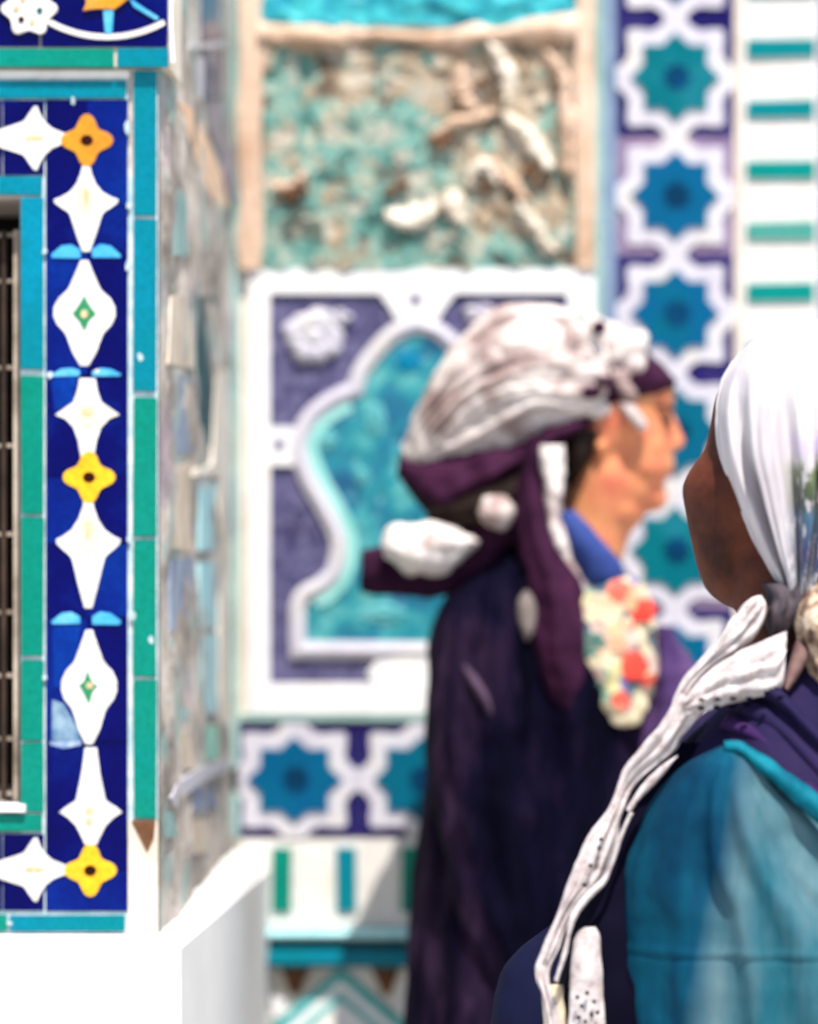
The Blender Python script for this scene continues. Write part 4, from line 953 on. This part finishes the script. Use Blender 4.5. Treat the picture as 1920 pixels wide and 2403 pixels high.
# teal shawl
def tealmat():
    m, n, l, b = mat('teal_sheer_cloth'); co = coords(n, l, (1, 1, .22))
    f = noise(n, l, co, 16, 4, .55)
    deep = ramp(n, l, f, [(.36, (.0, .020, .050)), (.50, (.0, .036, .075)), (.64, (.0, .062, .105))])
    sheer = ramp(n, l, noise(n, l, co, 14, 5, .6), [(.34, (.008, .075, .105)), (.46, (.035, .105, .135)), (.58, (.07, .135, .16)), (.70, (.11, .18, .20))])
    tc = n.new('ShaderNodeTexCoord'); sep = n.new('ShaderNodeSeparateXYZ'); l.new(tc.outputs['Object'], sep.inputs[0])
    a_ = P(1722, 1800, FY); c_ = P(1600, 2403, FY); k = (c_.x - a_.x) / (c_.z - a_.z)
    z_ = n.new('ShaderNodeMath'); z_.operation = 'MULTIPLY_ADD'; l.new(sep.outputs[2], z_.inputs[0]); z_.inputs[1].default_value = -k; l.new(sep.outputs[0], z_.inputs[2])
    x0 = (a_.x - fore.location.x) - k * a_.z
    nz = n.new('ShaderNodeMath'); nz.operation = 'MULTIPLY_ADD'; l.new(f, nz.inputs[0]); nz.inputs[1].default_value = .03; l.new(z_.outputs[0], nz.inputs[2])
    g_ = n.new('ShaderNodeMapRange'); g_.inputs[1].default_value = x0 + .002; g_.inputs[2].default_value = x0 + .034; l.new(nz.outputs[0], g_.inputs[0])
    l.new(mixc(n, l, g_.outputs[0], deep, sheer), b.inputs['Base Color']); b.inputs['Roughness'].default_value = .75; b.inputs['Specular IOR Level'].default_value = .08
    w_ = n.new('ShaderNodeTexWave'); w_.inputs['Scale'].default_value = 260; w_.bands_direction = 'Z'; w_.inputs['Distortion'].default_value = 3; l.new(coords(n, l), w_.inputs['Vector'])
    bump(n, l, b, w_.outputs['Fac'], .25, .0008); return m
tealm = tealmat()
def tfold(s, th):
    x = math.cos(th)
    ridge = math.exp(-((x + .28 + .12 * s) / .06) ** 2) * math.sin(th) if th < math.pi else 0
    return (.040 * math.sin(9 * x + 1 + 2 * s) + .025 * math.sin(21 * x + 4 * s)) * min(1, s * 3) + .03 * ridge * min(1, s * 4) + .03 * mn.noise(Vector((x * 5, s * 7, 1))) - .007 * math.exp(-((s - .640 + .012 * x) / .006) ** 2) + .010 * math.exp(-((s - .626 + .012 * x) / .012) ** 2)
Lt = [(1690, 1752), (1620, 1785), (1566, 1832), (1520, 1895), (1484, 1960), (1458, 2030), (1450, 2120), (1452, 2210), (1456, 2300), (1466, 2403), (1480, 2560), (1500, 2750)]
Rt = [(1745, 1752), (1800, 1792), (1850, 1838), (1930, 1900), (2010, 1962), (2110, 2040), (2260, 2120), (2350, 2210), (2400, 2300), (2420, 2403), (2420, 2560), (2410, 2750)]
bm = NB(); loft(bm, Lt, Rt, [.025, .06, .08, .095, .11, .125, .14, .15, .155, .16, .165, .16], [FY - .115, FY - .098, FY - .084, FY - .074, FY - .060, FY - .050, FY - .042, FY - .038, FY - .038, FY - .038, FY - .038, FY - .038], 200, 200, fold=tfold, rough=.002, rs=25)
sh_ = obj('teal_shawl', bm, tealm, fore, smooth=True)
bm = NB(); loft(bm, [(1700, 1738), (1745, 1742), (1800, 1778), (1870, 1826), (1940, 1880), (2030, 1950)], [(1700, 1768), (1735, 1775), (1782, 1812), (1848, 1866), (1918, 1926), (2008, 1998)], [.010, .012, .012, .012, .012, .010], [FY - .133, FY - .138, FY - .146, FY - .155, FY - .165, FY - .172], 70, 24, rough=.002, rs=40)
obj('shawl_border', bm, cloth('cyan_border_cloth', (.0, .07, .11), (.005, .14, .19), (1, 1, 1), 40, .6), sh_, smooth=True)
# white shawl pieces round the neck
def dotted(name, dots=True, sc=1.0):
    m, n, l, b = mat(name); co = coords(n, l)
    base = ramp(n, l, noise(n, l, co, 60, 5, .65), [(.32, (.20, .14, .14)), (.40, (.40, .33, .32)), (.50, (.48, .42, .415)), (.66, (.58, .53, .52))])
    sp_ = ramp(n, l, noise(n, l, co, 75, 2, .4), [(.72, (0,) * 3), (.76, (.6,) * 3)])
    col = mixc(n, l, sp_, base, (.12, .06, .07))
    l.new(col, b.inputs['Base Color']); b.inputs['Roughness'].default_value = .85
    bump(n, l, b, noise(n, l, co, 240, 4, .7), .5, .002); return m
def sfold(s, th):
    x = math.cos(th)
    return (.30 * math.sin(10 * x + 7 * s) + .2 * math.sin(17 * x - 11 * s)) * abs(math.sin(th)) + .12 * mn.noise(Vector((x * 3, s * 14, 0)))
shm = dotted('cream_lace_shawl')
shawl = bpy.data.objects.new('neck_shawl', None); scene.collection.objects.link(shawl); shawl.parent = fore
def sh(L, Rr, d, Yo, n=90, m=44, f=None, mt=None, rough=.0012, name='shawl_fold'):
    d = [q * .7 for q in d] if isinstance(d, list) else d * .8
    Yl = [FY + y for y in Yo] if isinstance(Yo, list) else FY + Yo
    bm = NB(); loft(bm, L, Rr, d, Yl, n, m, fold=f, rough=rough, rs=45); return obj(name, bm, mt or shm, shawl, smooth=True)
sh([(1786, 1396), (1762, 1404), (1725, 1440), (1690, 1490), (1650, 1540), (1600, 1600), (1572, 1660)], [(1796, 1412), (1798, 1440), (1775, 1490), (1730, 1530), (1680, 1562), (1640, 1600), (1600, 1668)], [.006, .016, .022, .022, .018, .014, .01], -.085, f=sfold)
sh([(1846, 1482), (1790, 1505), (1730, 1530), (1680, 1562), (1640, 1596), (1606, 1640)], [(1842, 1560), (1832, 1615), (1762, 1640), (1700, 1655), (1650, 1672), (1608, 1680)], [.01, .016, .016, .014, .012, .01], -.100, f=sfold)
sh([(1870, 1500), (1850, 1560), (1838, 1610)], [(1905, 1540), (1880, 1580), (1850, 1622)], .014, -.095, mt=cloth('brown_shade_cloth', (.10, .05, .05), (.2, .12, .11), (1, 1, 1), 40))
Lb = [(1590, 1620), (1556, 1690), (1508, 1748), (1460, 1810), (1432, 1890), (1372, 1972), (1330, 2080), (1305, 2150), (1272, 2225), (1256, 2285), (1272, 2340), (1284, 2420), (1290, 2600)]
Rb = [(1650, 1670), (1606, 1725), (1582, 1766), (1500, 1836), (1462, 1905), (1448, 1985), (1418, 2055), (1356, 2116), (1312, 2225), (1290, 2285), (1300, 2340), (1320, 2420), (1330, 2600)]
sh(Lb, Rb, [.010, .014, .016, .012, .010, .014, .014, .010, .009, .008, .008, .008, .008], [-.095, -.09, -.085, -.08, -.08, -.08, -.08, -.08, -.08, -.08, -.08, -.08, -.08], n=200, m=60, f=sfold)
lacel = dotted('grey_lace_edge')
sh([(1590, 1772), (1555, 1796), (1500, 1850), (1470, 1900)], [(1592, 1775), (1568, 1804), (1516, 1862), (1478, 1905)], [.003, .006, .006, .006], -.098, name='shawl_hem')
sh([(1478, 1905), (1452, 1960), (1420, 2050), (1370, 2100), (1338, 2150), (1322, 2230), (1300, 2300)], [(1486, 1908), (1462, 1968), (1430, 2060), (1384, 2112), (1350, 2160), (1332, 2236), (1310, 2306)], .006, -.098, name='shawl_hem', mt=shm, n=60)
sh([(1372, 2176), (1350, 2196), (1342, 2250), (1338, 2320), (1334, 2403), (1334, 2560)], [(1396, 2176), (1408, 2200), (1412, 2250), (1416, 2320), (1420, 2403), (1424, 2560)], [.008, .014, .016, .016, .016, .014], -.085, f=folds(2, .12), name='shawl_end')
sh([(1268, 2312), (1272, 2350), (1276, 2403), (1280, 2560)], [(1322, 2312), (1324, 2350), (1330, 2403), (1336, 2560)], .012, -.070, mt=cloth('cream_cloth', (.55, .46, .32), (.68, .60, .46)), name='shawl_end')
# woven black dots along the hems
def dot(px, py, Yo, r=7, ry=5):
    bm = NB(); ball(bm, G(px, py, Yo - .0015), r * fpx, .003, ry * fpx, 10); obj('woven_dot', bm, navyc, shawl, smooth=True)
for k in range(6):
    dot(1632 + 36 * k, 1628 - 1.2 * k, -.1145 - .0005 * k, 9, 4)
    if k < 4: dot(1632 + 35 * k, 1648 - 2.5 * k, -.110, 9, 5)
for (x, y) in ((1404, 1950), (1400, 1970), (1380, 2010), (1366, 2054), (1360, 2330), (1372, 2300), (1352, 2356), (1368, 2366), (1382, 2350), (1360, 2386), (1376, 2392), (1400, 2380), (1350, 2310), (1388, 2320), (1396, 2345)):
    dot(x, y, -.0965 if y < 2200 else -.101, 5, 5)
